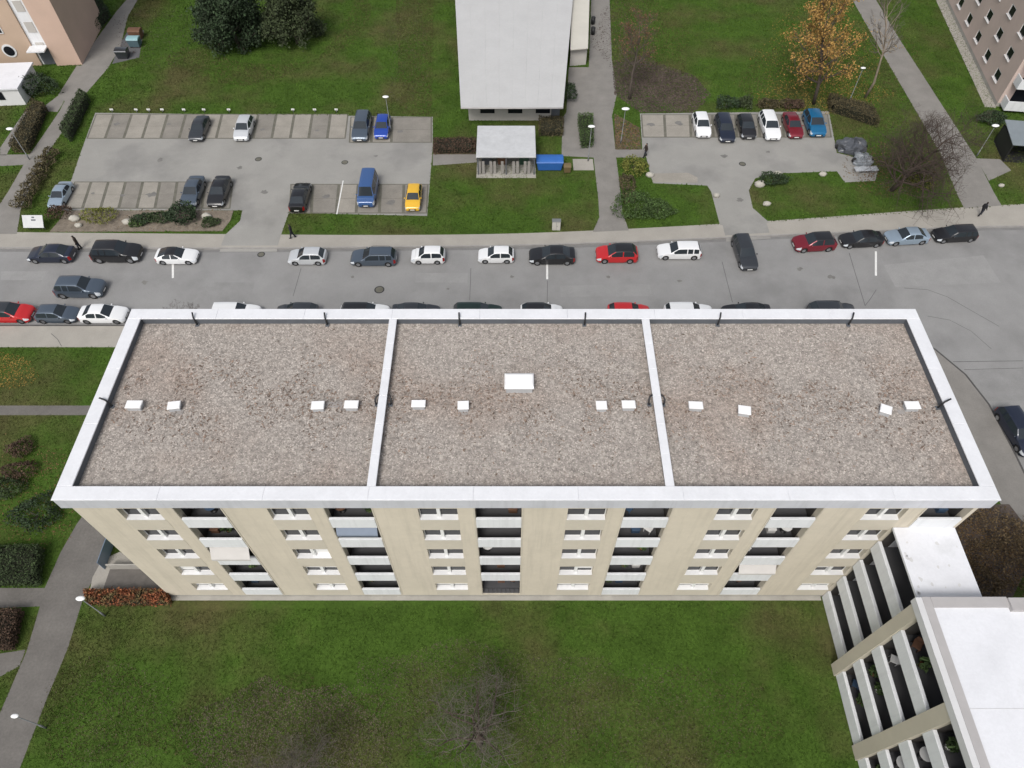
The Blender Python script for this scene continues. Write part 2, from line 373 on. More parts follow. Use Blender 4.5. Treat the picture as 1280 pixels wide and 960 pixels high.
def window(parent, xa, xb, za, zb, y, split=.5, sill=True, frame=M_frame, glass=M_glass, blind=None, sd=.34, name='window'):
    """recessed window: frame, mullion, panes, deep white sill; y = plane of the frame"""
    f = .035
    mb = MB()
    mb.box(xa, xb, y-.05, y+.03, za, za+f); mb.box(xa, xb, y-.05, y+.03, zb-f, zb)
    mb.box(xa, xa+f, y-.05, y+.03, za+f, zb-f); mb.box(xb-f, xb, y-.05, y+.03, za+f, zb-f)
    w_ = mb.build(name, frame, parent)
    xm = xa+(xb-xa)*split
    MB().box(xm-.10, xm+.10, y-.20, y+.025, za+f, zb-f).build('mullion', frame, w_)
    for a, b in ((xa+f, xm-.10), (xm+.10, xb-f)):
        MB().box(a, b, y-.012, y+.01, za+f, zb-f).build('pane', glass, w_)
    if blind:
        for s, (a, b) in enumerate(((xa+f, xm-.10), (xm+.10, xb-f))):
            if blind[s] > 0: MB().box(a+.01, b-.01, y-.03, y-.014, zb-f-(zb-za-2*f)*blind[s], zb-f).build('roller_shutter', M_frame, w_)
    if sill: MB().box(xa+.004, xb-.004, y-sd-.05, y-.052, za-.035, za+.02).build('sill', M_sill, w_)
    return w_

# ------------------------------------------------------------------ the long apartment block
XL, XR = -24.6, 26.1; YF, YB = 17.9, 31.6; ROOF = 14.75; CAP = 15.40; FL = [.6+2.82*i for i in range(5)]
main = thing('apartment_block', 'long five storey beige apartment block with gravel flat roof and wide white roof edging', 'building', (0,0,0))
MODW = (XR-XL)/6
wins, logs = [], []
for k in range(6):
    x = XL+k*MODW
    for i, z in enumerate(FL):
        wins.append((x+2.4, x+4.62, z+.86, z+2.24 if i else z+2.0, k, i))
        logs.append((x+5.62, min(x+8.25, XR-.25), z-.0, z+2.55, k, i))
# shift module so that loggias sit as in the photograph
wins = [(a-.0,b-.0,c,d,k,i) for a,b,c,d,k,i in wins]
mb = MB(); wall(mb, XL, XR, .35, ROOF, YF, YF+.40, [h[:4] for h in wins+logs])
mb.add([(XL,YF,.35),(XL,YB,.35),(XL,YB,ROOF),(XL,YF,ROOF),(XR,YF,.35),(XR,YB,.35),(XR,YB,ROOF),(XR,YF,ROOF)], [(0,3,2,1),(4,5,6,7),(1,2,6,5),(3,7,6,2)])
mb.build('facade_wall', M_beige, main)
MB().box(XL+.03, XR-.03, YF+.03, YB-.03, -.1, .35).build('plinth', M_plinth, main)
MB().box(XL-.02, 22.2, YF-.28, YF+.02, -.1, .06).build('plinth_strip', M_plinth, main)
rnd = random.Random(5)
BL = {(1,2):(0,1),(1,1):(.6,.6),(3,1):(0,.7),(5,1):(.6,.2),(4,3):(.3,.2),(0,1):(.9,0),(5,2):(.3,.3)}
rb = random.Random(17)
for k in range(6):
    for i in range(1,5):
        if (k,i) not in BL and rb.random() < .5: BL[(k,i)] = (rb.choice((0,0,.25,.4)), rb.choice((0,0,.3,.55)))
for a,b,c,d,k,i in wins:
    window(main, a+.003, b-.003, c+.003, d-.003, YF+.32, sd=.30, blind=BL.get((k,i), (0,0) if i else (.85,.85)))
# slightly proud vertical render strips between windows and balconies
for k in range(6):
    x = XL+k*MODW
    MB().box(x+5.50, x+5.60, YF-.03, YF-.002, .36, ROOF-.42).build('pilaster', M_beige2, main)
    if k < 5: MB().box(x+8.27, x+8.35, YF-.03, YF-.002, .36, ROOF-.42).build('pilaster', M_beige2, main)
    for i in range(5):   # spandrel panels set in under each window
        z = FL[i]
        MB().box(x+2.35, x+4.67, YF-.012, YF-.001, z-.50 if i else .40, z+.83).build('spandrel_panel', M_beige2, main)
M_blue = mat('balcony_blue', (.045,.085,.15), .6, .1, 2)
M_brown = mat('balcony_brown', (.14,.07,.04), .7, .1, 2)
M_awng = mat('awning_grey', (.54,.52,.50), .8, .05, 2)
M_awnb = mat('awning_slate', (.22,.26,.33), .8, .05, 2)
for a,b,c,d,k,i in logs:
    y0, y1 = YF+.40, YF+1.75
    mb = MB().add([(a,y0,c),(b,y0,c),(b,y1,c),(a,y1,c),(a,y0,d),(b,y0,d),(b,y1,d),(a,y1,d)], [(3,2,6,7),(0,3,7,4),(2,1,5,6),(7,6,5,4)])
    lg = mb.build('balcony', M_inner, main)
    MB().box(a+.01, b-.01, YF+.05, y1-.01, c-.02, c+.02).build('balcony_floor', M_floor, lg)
    # door and window at the back
    for (p,q,r,s) in ((a+.15,a+1.05,c+.05,c+2.2),(a+1.2,b-.15,c+.9,c+2.2)):
        fr = MB(); fr.box(p,q,y1-.06,y1-.01,r,r+.06); fr.box(p,q,y1-.06,y1-.01,s-.06,s); fr.box(p,p+.06,y1-.06,y1-.01,r+.06,s-.06); fr.box(q-.06,q,y1-.06,y1-.01,r+.06,s-.06)
        f_ = fr.build('window_frame', M_frame, lg); MB().box(p+.06,q-.06,y1-.04,y1-.015,r+.06,s-.06).build('pane', M_glass, f_)
    if not (k == 2 and i == 0):
        MB().bev(a+.004, b-.004, YF-.05, YF+.10, c-.16 if i else c-.05, c+.98, .015).build('balustrade', M_loggw, lg)
    else:
        rail = MB()
        for q in range(9): x = a+.1+q*(b-a-.2)/8; rail.tube([(x,YF+.05,c),(x,YF+.05,c+.95)], .015, 5)
        rail.tube([(a+.02,YF+.05,c+.97),(b-.02,YF+.05,c+.97)], .025, 6); rail.build('railing', M_black, lg)
def awning(k, i, m, drop, reach):
    a,b,c,d,_,_ = [l for l in logs if l[4]==k and l[5]==i][0]
    mb = MB().add([(a+.1,YF+.12,d-.15),(b-.1,YF+.12,d-.15),(b-.1,YF-reach,d-drop),(a+.1,YF-reach,d-drop),
                   (a+.1,YF+.12,d-.19),(b-.1,YF+.12,d-.19),(b-.1,YF-reach,d-drop-.04),(a+.1,YF-reach,d-drop-.04),
                   (b-.1,YF-reach,d-drop-.22),(a+.1,YF-reach,d-drop-.22)], [(0,3,2,1),(4,5,6,7),(0,4,7,3),(1,2,6,5),(7,6,8,9),(3,2,6,7)])
    mb.build('awning', m, main)
awning(0, 2, M_awng, .95, .42); awning(1, 3, M_awnb, .7, .14); awning(4, 1, M_awng, .75, .32)

# roof: gravel bed, wide white coping in lengths, upstands, dividers
OX0, OX1, OY0, OY1 = XL-.55, XR+.58, YF-.12, YB+.18; CW = .86
MB().box(XL+.01, XR-.01, YF+.01, YB-.01, ROOF-.02, ROOF+.0).build('roof_slab', M_plinth, main)
struct_roof = MB().box(XL+.05, XR-.05, YF+.05, YB-.05, ROOF+.004, ROOF+.10).build('gravel_bed', M_gravelbed, main)
fas = MB()
fas.box(OX0+.04, OX1-.04, OY0+.04, OY0+.14, ROOF-.40, CAP-.08); fas.box(OX0+.04, OX1-.04, OY1-.14, OY1-.04, ROOF-.40, CAP-.08)
fas.box(OX0+.04, OX0+.14, OY0+.14, OY1-.14, ROOF-.40, CAP-.08); fas.box(OX1-.14, OX1-.04, OY0+.14, OY1-.14, ROOF-.40, CAP-.08)
fas.build('fascia', M_fascia, main)
sof = MB(); sof.box(OX0+.14, OX1-.14, OY0+.14, YF-.002, ROOF-.38, ROOF-.34); sof.box(OX0+.14, OX1-.14, YB+.002, OY1-.14, ROOF-.38, ROOF-.34)
sof.box(OX0+.14, XL-.002, YF, YB, ROOF-.38, ROOF-.34); sof.box(XR+.002, OX1-.14, YF, YB, ROOF-.38, ROOF-.34); sof.build('soffit', M_fascia, main)
up = MB(); i0 = .03
up.box(OX0+.2, OX1-.2, OY0+.2, OY0+CW-i0, ROOF+.002, CAP-.09); up.box(OX0+.2, OX1-.2, OY1-CW+i0, OY1-.2, ROOF+.002, CAP-.09)
up.box(OX0+.2, OX0+CW-i0, OY0+CW-i0, OY1-CW+i0, ROOF+.002, CAP-.09); up.box(OX1-CW+i0, OX1-.2, OY0+CW-i0, OY1-CW+i0, ROOF+.002, CAP-.09)
up.build('upstand', M_dark, main)
def coping(x0, x1, y0, y1, n, along):
    for q in range(n):
        if along == 'x': a, b = x0+(x1-x0)*q/n, x0+(x1-x0)*(q+1)/n; MB().bev(a+.002, b-.002, y0, y1, CAP-.075, CAP, .02).build('coping', M_white, main)
        else: a, b = y0+(y1-y0)*q/n, y0+(y1-y0)*(q+1)/n; MB().bev(x0, x1, a+.002, b-.002, CAP-.075, CAP, .02).build('coping', M_white, main)
coping(OX0, OX1, OY0, OY0+CW, 9, 'x'); coping(OX0, OX1, OY1-CW, OY1, 9, 'x')
coping(OX0, OX0+CW, OY0+CW+.004, OY1-CW-.004, 3, 'y'); coping(OX1-CW, OX1, OY0+CW+.004, OY1-CW-.004, 3, 'y')
DIV = [G(477.5,503,CAP).x, G(822.5,503,CAP).x]
for x in DIV:
    MB().box(x-.16, x+.16, OY0+CW+.02, OY1-CW-.02, ROOF+.09, CAP-.12).build('divider_wall', M_dark, main)
    for q in range(6):
        L_ = OY1-OY0-2*CW; a = OY0+CW+.01+q*(L_-.02)/6; b = a+(L_-.02)/6
        MB().bev(x-.25, x+.25, a+.002, b-.002, CAP-.11, CAP-.03, .02).build('coping', M_white, main)
# gravel stones
rng = np.random.default_rng(3)
def rocks(poly, dens, z, smin, smax, seed, hole=None):
    rg = np.random.default_rng(seed); Pp = scatter(poly, dens, rg); n = len(Pp)
    base = np.array([(1,0,0),(0,1,0),(-1,0,0),(0,-1,0),(0,0,1)], float); tr = np.array([(0,1,4),(1,2,4),(2,3,4),(3,0,4)])
    s = rg.uniform(smin, smax, (n,1,1))*rg.uniform(.7,1.3,(n,5,1)); a = rg.uniform(0, 6.28, n)
    c, si = np.cos(a), np.sin(a); el = rg.uniform(.7,1.5,n)
    V = np.repeat(base[None], n, 0)*s
    V[:,:,0] *= el[:,None]; V[:,:,2] *= .75
    X = V[:,:,0]*c[:,None]-V[:,:,1]*si[:,None]; Y = V[:,:,0]*si[:,None]+V[:,:,1]*c[:,None]
    V[:,:,0] = X+Pp[:,0][:,None]+rg.normal(0,.006,(n,5)); V[:,:,1] = Y+Pp[:,1][:,None]; V[:,:,2] += z
    T = (np.repeat(tr[None], n, 0)+np.arange(n)[:,None,None]*5)
    return V.reshape(-1,3), T.reshape(-1,3)
gx0, gx1, gy0, gy1 = OX0+CW, OX1-CW, OY0+CW, OY1-CW
V, T = rocks([(gx0,gy0),(gx1,gy0),(gx1,gy1),(gx0,gy1)], 120, ROOF+.096, .025, .070, 4)
keep = None
obj('gravel', tri_mesh('gravel', V, T, M_gravel), main, kind='stuff')

rg_ = np.random.default_rng(77); n_ = 11000
dp = np.column_stack([rg_.uniform(gx0+.3,gx1-.3,n_), (gy0+gy1)/2+rg_.normal(.2,2.0,n_), np.full(n_, ROOF+.145)]); dp[:,1] = np.clip(dp[:,1], gy0+.2, gy1-.2)
dp = dp[np.array([mnoise.noise((p[0]*.35,p[1]*.35,3.1)) > -.05 for p in dp])]
a_ = rg_.normal(size=(len(dp),3))*.055; b_ = rg_.normal(size=(len(dp),3))*.03; a_[:,2] *= .25; b_[:,2] *= .25
obj('roof_debris', tri_mesh('roof_debris', np.stack([dp-a_,dp+b_,dp+a_,dp-b_],1).reshape(-1,3), (np.array([(0,1,2),(0,2,3)])[None]+4*np.arange(len(dp))[:,None,None]).reshape(-1,3), mat('roof_moss', (.215,.155,.12), .95, .2, 2, island=.55)), main, kind='stuff')
# roof vents (white lids on short kerbs), the large hatch, cable hooks over the parapet
M_lid = mat('vent_lid', (.84,.84,.84), .4, .03, 2)
M_ventbody = mat('vent_body', (.42,.43,.44), .6, .1, 2)
M_mat_dark = mat('roof_walk_slab', (.30,.28,.265), .9, .15, 2)
vents = [(167,505,.95,.55,0),(217,506,.75,.55,8),(397,506,.78,.58,3),(439,505,.85,.55,0),(523,504,.85,.5,0),(579,506,.68,.6,2),(752,506,.66,.6,0),(786,505,.82,.55,0),
         (870,506,.85,.52,-3),(931,512,.75,.6,-10),(1108,511,.66,.6,-24),(1141,506,.88,.55,0)]
where = ['next to the end parapet beside the leafy garden path', 'with a slab at its foot near the garden end parapet', 'one short of the divider on the garden-side roof field',
         'against the garden side of the first roof divider', 'just past the first divider on the middle roof field', 'between the first divider and the large roof hatch',
         'first after the large hatch on the middle roof field', 'against the second roof divider on the middle field', 'just past the second divider on the street-end roof field',
         'with rounded corners, second past the second divider', 'turned askew, on the street-end roof field', 'next to the end parapet above the side street']
for (px,py,wx,wy,ang), wh in zip(vents, where):
    c = G(px,py,ROOF+.5)
    t = thing('roof_vent', 'small white roof vent '+wh, 'roof vent', (c.x,c.y,ROOF+.1), R(ang), 'vents along the middle of the gravel roof')
    MB().box(-wx*.42,wx*.42,-wy*.42,wy*.42,-.05,.32).build('kerb', M_ventbody, t)
    MB().bev(-wx*.5,wx*.5,-wy*.5,wy*.5,.33,.42,.03).build('lid', M_lid, t)
for i, (px,py,wx,wy) in enumerate(((418,506,.95,.42),(222,515,.7,.35),(579,516,.6,.3),(1126,515,.4,.3))):
    c = G(px,py,ROOF+.1); t = MB().box(-wx/2,wx/2,-wy/2,wy/2,.02,.11).build('roof_slab', M_mat_dark, None, loc=(c.x,c.y,ROOF+.02),
        label=('grey concrete slab between two white roof vents','grey slab at the foot of the second roof vent from the garden end','grey slab below the roof vent left of the large hatch','small grey slab between the two vents by the side street end')[i], cat='slab')
c = G(649,477,ROOF+.6)
t = thing('roof_hatch', 'large white rectangular roof hatch in the middle of the gravel roof', 'roof hatch', (c.x,c.y,ROOF+.1))
MB().box(-.80,.80,-.5,.5,-.05,.5).build('kerb', M_ventbody, t)
m = MB().add([(-.9,-.58,.5),(.9,-.58,.5),(.9,.58,.5),(-.9,.58,.5),(-.9,-.58,.58),(.9,-.58,.58),(.9,.58,.58),(-.9,.58,.58),(-.82,-.40,.68),(.82,-.40,.68),(.82,.42,.68),(-.82,.42,.68)],
   [(0,3,2,1),(0,1,5,4),(1,2,6,5),(2,3,7,6),(3,0,4,7),(4,5,9,8),(5,6,10,9),(6,7,11,10),(7,4,8,11),(8,9,10,11)]); m.build('lid', M_lid, t)
def hook(p0, ctrl, label):
    mb = MB(); t = thing('lightning_conductor', label, 'lightning rod', (p0[0],p0[1],ROOF+.1), 0, 'lightning conductors around the flat roof')
    mb.tube(ctrl, [.055]*(len(ctrl)), 7); mb.build('rod', M_black, t)
    MB().box(ctrl[0][0]-.12, ctrl[0][0]+.12, ctrl[0][1]-.12, ctrl[0][1]+.12, -.03, .07).build('foot', M_dark, t)
H5 = CAP-ROOF-.1
lab = ['closest to the garden end of the back parapet', 'on the back parapet halfway to the first roof divider', 'on the back parapet just past the first roof divider',
       'on the back parapet just before the second roof divider', 'on the back parapet just past the second roof divider', 'on the back parapet closest to the side street end']
for px, l_ in zip((248,410,575,730,896,1059), lab):
    c = G(px,404,ROOF+.1); lean = (px-640)/640*.30
    hook((c.x, OY1-CW-.12), [(0,0,0),(lean*.2,.03,.35),(lean*.5,.12,H5+.10),(lean,.42,H5+.26)], 'black lightning conductor rod '+l_)
c = G(128,502,CAP); hook((OX0+CW+.12, c.y), [(0,0,0),(-.02,.0,.35),(-.15,.03,H5+.10),(-.5,.12,H5+.22)], 'black lightning conductor bent over the garden end parapet')
c = G(1176,504,CAP); hook((OX1-CW-.12, c.y), [(0,0,0),(.02,0,.35),(.15,.03,H5+.10),(.5,.16,H5+.24)], 'black lightning conductor bent over the street end parapet')
for x, s, l_ in ((DIV[0]-.42,-1,'garden side of the first'),(DIV[0]+.42,1,'hatch side of the first'),(DIV[1]-.42,-1,'hatch side of the second'),(DIV[1]+.42,1,'street side of the second')):
    c = G(478 if x < 0 else 826, 506, ROOF)
    hook((x, c.y-.1), [(0,0,0),(s*.05,.05,.2),(s*.06,.18,.36),(-s*.02,.34,.45),(-s*.18,.42,.5)], 'black curved lightning conductor on the '+l_+' roof divider')

# ------------------------------------------------------------------ white balcony block and the low link to it (front right)
M_roofw = mat('white_roofing', (.70,.71,.74), .75, .09, .5, .05, 20, col2=(.60,.61,.63), c2scale=.5, c2lo=.58, c2hi=.72, fine=.04, finescale=6)
M_greycap = mat('grey_roof_edge', (.40,.385,.38), .7, .08, 1)
M_lightgrey = mat('pale_fascia', (.60,.60,.60), .7, .06, .8)
M_fin = mat('fin_render', (.50,.46,.37), .9, .07, .5)
def balcony_side(root, x0, x1, floors, items):
    """balconies in local coordinates, open side towards -Y, between two party walls"""
    for i, z in enumerate(floors):
        h = 2.55
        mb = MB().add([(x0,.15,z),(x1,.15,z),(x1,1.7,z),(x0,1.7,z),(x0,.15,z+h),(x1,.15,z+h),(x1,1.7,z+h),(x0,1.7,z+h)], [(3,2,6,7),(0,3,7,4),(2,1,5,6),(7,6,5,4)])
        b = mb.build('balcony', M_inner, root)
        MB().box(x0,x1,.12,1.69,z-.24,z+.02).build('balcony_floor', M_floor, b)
        MB().bev(x0+.01,x1-.01,-.12,.10,z-.26,z+.92,.02).build('balustrade', M_loggw, b)
        w_ = (x1-x0)
        for q in range(3):
            p0, p1 = x0+.2+q*(w_-.4)/3, x0+.2+(q+1)*(w_-.4)/3-.08; lo = z+.05 if q == 0 else z+.8
            fr = MB(); fr.box(p0,p1,1.62,1.68,lo,lo+.06); fr.box(p0,p1,1.62,1.68,z+2.14,z+2.2); fr.box(p0,p0+.06,1.62,1.68,lo+.06,z+2.14); fr.box(p1-.06,p1,1.62,1.68,lo+.06,z+2.14)
            f_ = fr.build('window_frame', M_frame, b); MB().box(p0+.06,p1-.06,1.64,1.67,lo+.06,z+2.14).build('pane', M_glass, f_)
WX = 22.05
# link: local x runs south, local -y faces west
link = thing('link_building', 'low flat roofed link with white roof and dark balconies joined to the beige block', 'building', (WX+.35, YF-.02, 0), R(-90))
LL = YF-.02-13.25
FLK = [.35+2.85*i for i in range(4)]
balcony_side(link, .02, LL-.02, FLK, ())
mb = MB(); mb.box(.0,LL,1.72,3.5,-.1,11.55); mb.box(0,LL,.16,1.72,11.45,11.55); mb.box(0,LL,.1,1.71,-.1,.09); mb.build('wall', M_beige2, link)
MB().box(.01,LL-.01,-.02,3.6,11.553,11.72).build('roof_deck', M_roofw, link)
rr = random.Random(8)
for q in range(16):
    x, y = rr.uniform(.3,LL-.3), rr.choice((rr.uniform(.1,3.4), rr.uniform(.1,.6)))
    n = 7; r0 = rr.uniform(.06,.17); MB().add([(x+r0*rr.uniform(.5,1.4)*math.cos(6.28*k/n), y+r0*rr.uniform(.4,1.1)*math.sin(6.28*k/n), 11.724) for k in range(n)], [tuple(range(n))]).build('roof_stain', M_lightgrey, link)
# tall balcony block
bb = thing('balcony_block', 'white roofed apartment block with stacked white balconies and beige fins', 'building', (WX-.1, 13.2, 0), R(-90))
bb_mat = Matrix.Translation((WX-.1,13.2,0)) @ Matrix.Rotation(R(-90),4,'Z')
BH = 12.55; FLB = [.35+2.92*i for i in range(4)]; BLEN = 26.0; BW = 16.0
fins = [(.0,.75),(5.0,5.85),(10.1,10.95),(15.2,16.0),(20.3,21.1),(25.2,26.0)]
for a, b in fins:
    MB().box(a, b, -.22, 1.72, -.1, BH-.35).build('fin', M_fin, bb)
for (a0,b0),(a1,b1) in zip(fins[:-1],fins[1:]): balcony_side(bb, b0+.005, a1-.005, FLB, ())
MB().box(0.01, BLEN-.01, 1.73, BW, -.1, BH-.12).build('wall', M_beige2, bb)
mb = MB(); mb.box(-.12,BLEN+.1,-.28,.06,BH-.34,BH+.24); mb.build('fascia', M_lightgrey, bb)
mb = MB(); mb.box(-.14,BLEN+.1,.065,.52,BH-.1,BH+.26); mb.box(-.14,.4,.53,4.6,BH-.1,BH+.262); mb.box(-.05,.62,4.6,BW,BH-.1,BH+.40); mb.build('parapet', M_greycap, bb)
MB().box(.3,BLEN,.4,BW-.1,BH-.11,BH+.10).build('roof_deck', M_roofw, bb)
for q in range(5):
    MB().box(.5+q*5+4.9,.5+q*5+4.93,.53,BW-.2,BH+.101,BH+.112).build('roof_seam', M_lightgrey, bb)
M_terra = mat('terracotta', (.30,.12,.06), .85, .1, 3)
M_plant = mat('pot_plant', (.06,.10,.03), .85, .3, 4, island=.5)
M_whitep = mat('white_plastic', (.72,.72,.70), .5)
def leafball(c, r, n, seed):
    rg = np.random.default_rng(seed); d = rg.normal(size=(n,3)); d /= np.linalg.norm(d,axis=1)[:,None]; pts = np.array(c)+d*r*rg.uniform(.5,1.1,(n,1))
    a = rg.normal(size=(n,3))*.09; b = rg.normal(size=(n,3))*.07
    return np.stack([pts-a,pts+b,pts+a,pts-b],1).reshape(-1,3), (np.array([(0,1,2),(0,2,3)])[None]+4*np.arange(n)[:,None,None]).reshape(-1,3)
def potted(loc, m, label, s=.4, seed=0):
    t = thing('potted_plant', label, 'plant', loc, 0, 'things standing on the balconies')
    MB().tube([(0,0,0),(0,0,s)], [s*.34,s*.48], 10).build('pot', m, t)
    V, T = leafball((0,0,s+.22), .34, 90, seed); me = tri_mesh_late('leaves', V, T); obj('leaves', me, t)
def tri_mesh_late(n, V, T): return tri_mesh(n, V, T, M_plant)
def chair(loc, rz, m, label):
    t = thing('balcony_chair', label, 'chair', loc, rz, 'things standing on the balconies')
    MB().bev(-.24,.24,-.24,.24,.40,.45,.01).build('seat', m, t); MB().box(-.24,.24,.22,.26,.46,.92).build('backrest', m, t)
    for x in (-.2,.2):
        for y in (-.2,.2): MB().box(x-.02,x+.02,y-.02,y+.02,0,.399).build('leg', m, t)
def table(loc, m, label):
    t = thing('balcony_table', label, 'table', loc, 0, 'things standing on the balconies')
    MB().tube([(0,0,.70),(0,0,.74)], .38, 16, smooth=False).build('table_top', m, t); MB().tube([(0,0,0),(0,0,.70)], .03, 6).build('pedestal', M_black, t); MB().tube([(0,0,0),(0,0,.03)], .22, 10).build('base', M_black, t)
def crate(loc, m, label, sx=.5, sy=.36, h=.42):
    t = thing('storage_box', label, 'box', loc, 0, 'things standing on the balconies')
    MB().box(-sx/2,sx/2,-sy/2,sy/2,0,h).build('tub', m, t); MB().bev(-sx/2-.02,sx/2+.02,-sy/2-.02,sy/2+.02,h+.002,h+.06,.015).build('lid', m, t)
FLN = ['ground floor','first floor','second floor','third floor','top floor']; ORD = ['first','second','third','fourth','fifth','sixth']
rr = random.Random(21)
for a,b,c,d,k,i in logs:
    if k == 5 and i < 4: continue
    n = rr.choice((0,1,1,2)); slots = [a+.5, (a+b)/2, b-.5]; rr.shuffle(slots)
    where_ = 'on the %s balcony in the %s column of the beige block' % (FLN[i], ORD[k])
    kinds = ['chair','table','plant','box']; rr.shuffle(kinds)
    for q in range(n):
        loc = (slots[q], YF+.98, c+.02); kd = kinds[q]
        cn_, m_ = rr.choice((('white',M_whitep),('blue',M_blue),('brown',M_brown)))
        if kd == 'chair': chair(loc, rr.uniform(-1,1), m_, cn_+' chair '+where_)
        elif kd == 'table': table(loc, m_, 'round '+cn_+' table '+where_)
        elif kd == 'plant': potted(loc, M_terra, 'potted plant '+where_, .4, k*9+i)
        else: crate(loc, m_, cn_+' box '+where_)
rr = random.Random(4)
for i in range(2):
    a0, b0 = fins[i][1], fins[i+1][0]
    for f_, z in enumerate(FLB):
        wh = 'on the %s balcony %s the %s' % (FLN[f_], 'between', ('first two fins','second and third fin')[i])
        for q, kd in enumerate(rr.sample(['plant','plant2','chair','box','table'], rr.choice((1,2,2,3)))):
            lx = a0+.7+rr.choice((q*(b0-a0-1.2)/3, q*(b0-a0-1.2)/2.2)); ly = .80
            W_ = bb_mat @ Vector((lx, ly, z+.02)); loc = (W_.x,W_.y,W_.z)
            cn_, m_ = rr.choice((('white',M_whitep),('blue',M_blue),('brown',M_brown)))
            if kd == 'plant': potted(loc, M_terra, 'potted plant in terracotta '+wh, rr.uniform(.35,.5), i*50+f_*7+q)
            elif kd == 'plant2': potted(loc, M_whitep, 'potted plant in white pot '+wh, rr.uniform(.4,.6), i*50+f_*7+q)
            elif kd == 'chair': chair(loc, rr.uniform(-3,3), m_, cn_+' chair '+wh)
            elif kd == 'table': table(loc, m_, 'round '+cn_+' table '+wh)
            else: crate(loc, m_, cn_+' box '+wh)

# ------------------------------------------------------------------ metal-roofed house across the road
M_sheet = mat('pale_sheet_roof', (.49,.49,.485), .7, .05, .4, .05, 20, fine=.04, finescale=4)
M_tint = mat('plaster_grey', (.46,.44,.41), .9, .08, .6)
HR = 3.3
r = [G(569,0,HR), G(716,0,HR), G(704,134,HR), G(576,134,HR)]
up_l, up_r = r[0]+(r[0]-r[3])*.35, r[1]+(r[1]-r[2])*.35
hs = thing('sheet_roof_house', 'single storey house with broad pale metal roof beside the footpath', 'building')
MB().prism([up_l,up_r,r[2],r[3]], HR-.14, HR).build('roof', M_sheet, hs)
cx = (r[2]+r[3])/2
def lerp4(s, t): return (up_l.lerp(up_r,s)).lerp(r[3].lerp(r[2],s), t)
mb = MB()
for q in range(1,8):
    s = q/8; a, b = lerp4(s,0), lerp4(s,1); d = .02
    mb = MB().add([(a.x-d,a.y,HR+.001),(a.x+d,a.y,HR+.001),(b.x+d,b.y+.05,HR+.001),(b.x-d,b.y+.05,HR+.001),(a.x,a.y,HR+.015),(b.x,b.y+.05,HR+.015)], [(0,3,5,4),(1,4,5,2),(3,2,5)])
    mb.build('roof_seam', M_sheet, hs)
i0, i1, i2, i3 = [q + (Vector((0,0)) if 0 else (cx-q)*.0) for q in (up_l,up_r,r[2],r[3])]
wl = [up_l+Vector((.7,0)), up_r+Vector((-.6,0)), r[2]+Vector((-.5,2.4)), r[3]+Vector((.7,2.4))]
MB().prism(wl, -.05, HR-.142).build('wall', M_tint, hs)
gt = MB(); gt.tube([(r[3].x,r[3].y-.06,HR-.10),(r[2].x,r[2].y-.06,HR-.10)], .08, 8); gt.build('gutter', M_greycap, hs)
dpx = G(706,150); MB().box(r[2].x-1.2, r[2].x-.2, wl[2].y-.05, wl[2].y-.003, 0.05, 2.1).build('door', M_dark, hs)
for q in range(3):
    x = wl[3].x+1.4+q*3.3; MB().box(x, x+1.7, wl[3].y-.05, wl[3].y-.003, 1.0, 2.2).build('window', M_glass, hs)
# pale lean-to roof strip along the footpath side
ex = [G(716,-40,2.6),G(738,-40,2.6),G(735,60,2.6),G(713,62,2.6)]
ln = thing('lean_to', 'low cream lean-to roof along the footpath side of the sheet roof house', 'lean-to')
MB().prism(ex, 2.48, 2.6).build('roof', mat('cream_roof', (.55,.53,.47), .8, .06, .6), ln)
e2 = [e+(sum(ex,Vector((0,0)))/4-e)*.06 for e in ex]; MB().prism(e2, 0, 2.478).build('wall', M_tint, ln)

# ------------------------------------------------------------------ slatted bin shelter with flat roof, blue container, pallet slab
M_shroof = mat('shelter_roof', (.50,.51,.52), .75, .10, .8, fine=.08, finescale=3)
M_slatw = mat('weathered_slat', (.30,.285,.265), .85, .15, 2)
SH = 2.5
s0, s1, s2, s3 = G(595,157,SH), G(671,157,SH), G(670,196,SH), G(595,196,SH)
sh = thing('bin_shelter', 'flat roofed slatted bin shelter on the grass by the blue container', 'shelter')
x0, x1, y0, y1 = s3.x, s2.x, s3.y, s0.y
MB().bev(x0, x1, y0, y1, SH-.14, SH, .03).build('roof', M_shroof, sh)
for x in (x0+.15, (x0+x1)/2, x1-.15):
    for y in (y0+.2, y1-.2): MB().box(x-.06,x+.06,y-.06,y+.06,-.02,SH-.142).build('post', M_dark, sh)
n = 15
for q in range(n):
    x = x0+.32+q*(x1-x0-.64)/(n-1)
    if abs(x-(x0+x1)/2) < .12: continue
    if q % 3 != 2: MB().box(x-.15,x+.15,y0+.20,y0+.24,.12,1.75).build('slat', M_slatw, sh)
for q in range(9):
    y = y0+.5+q*(y1-y0-.9)/8; MB().box(x0+.13,x0+.17,y-.2,y+.2,.12,1.9).build('slat', M_slatw, sh)
MB().box(x0+.1,x1-.1,y1-.25,y1-.21,.1,2.0).build('back_panel', M_slatw, sh)
MB().box(x0-.05,x1+.05,y0-.4,y1,-.01,.035).build('floor_slab', M_plinth, sh)
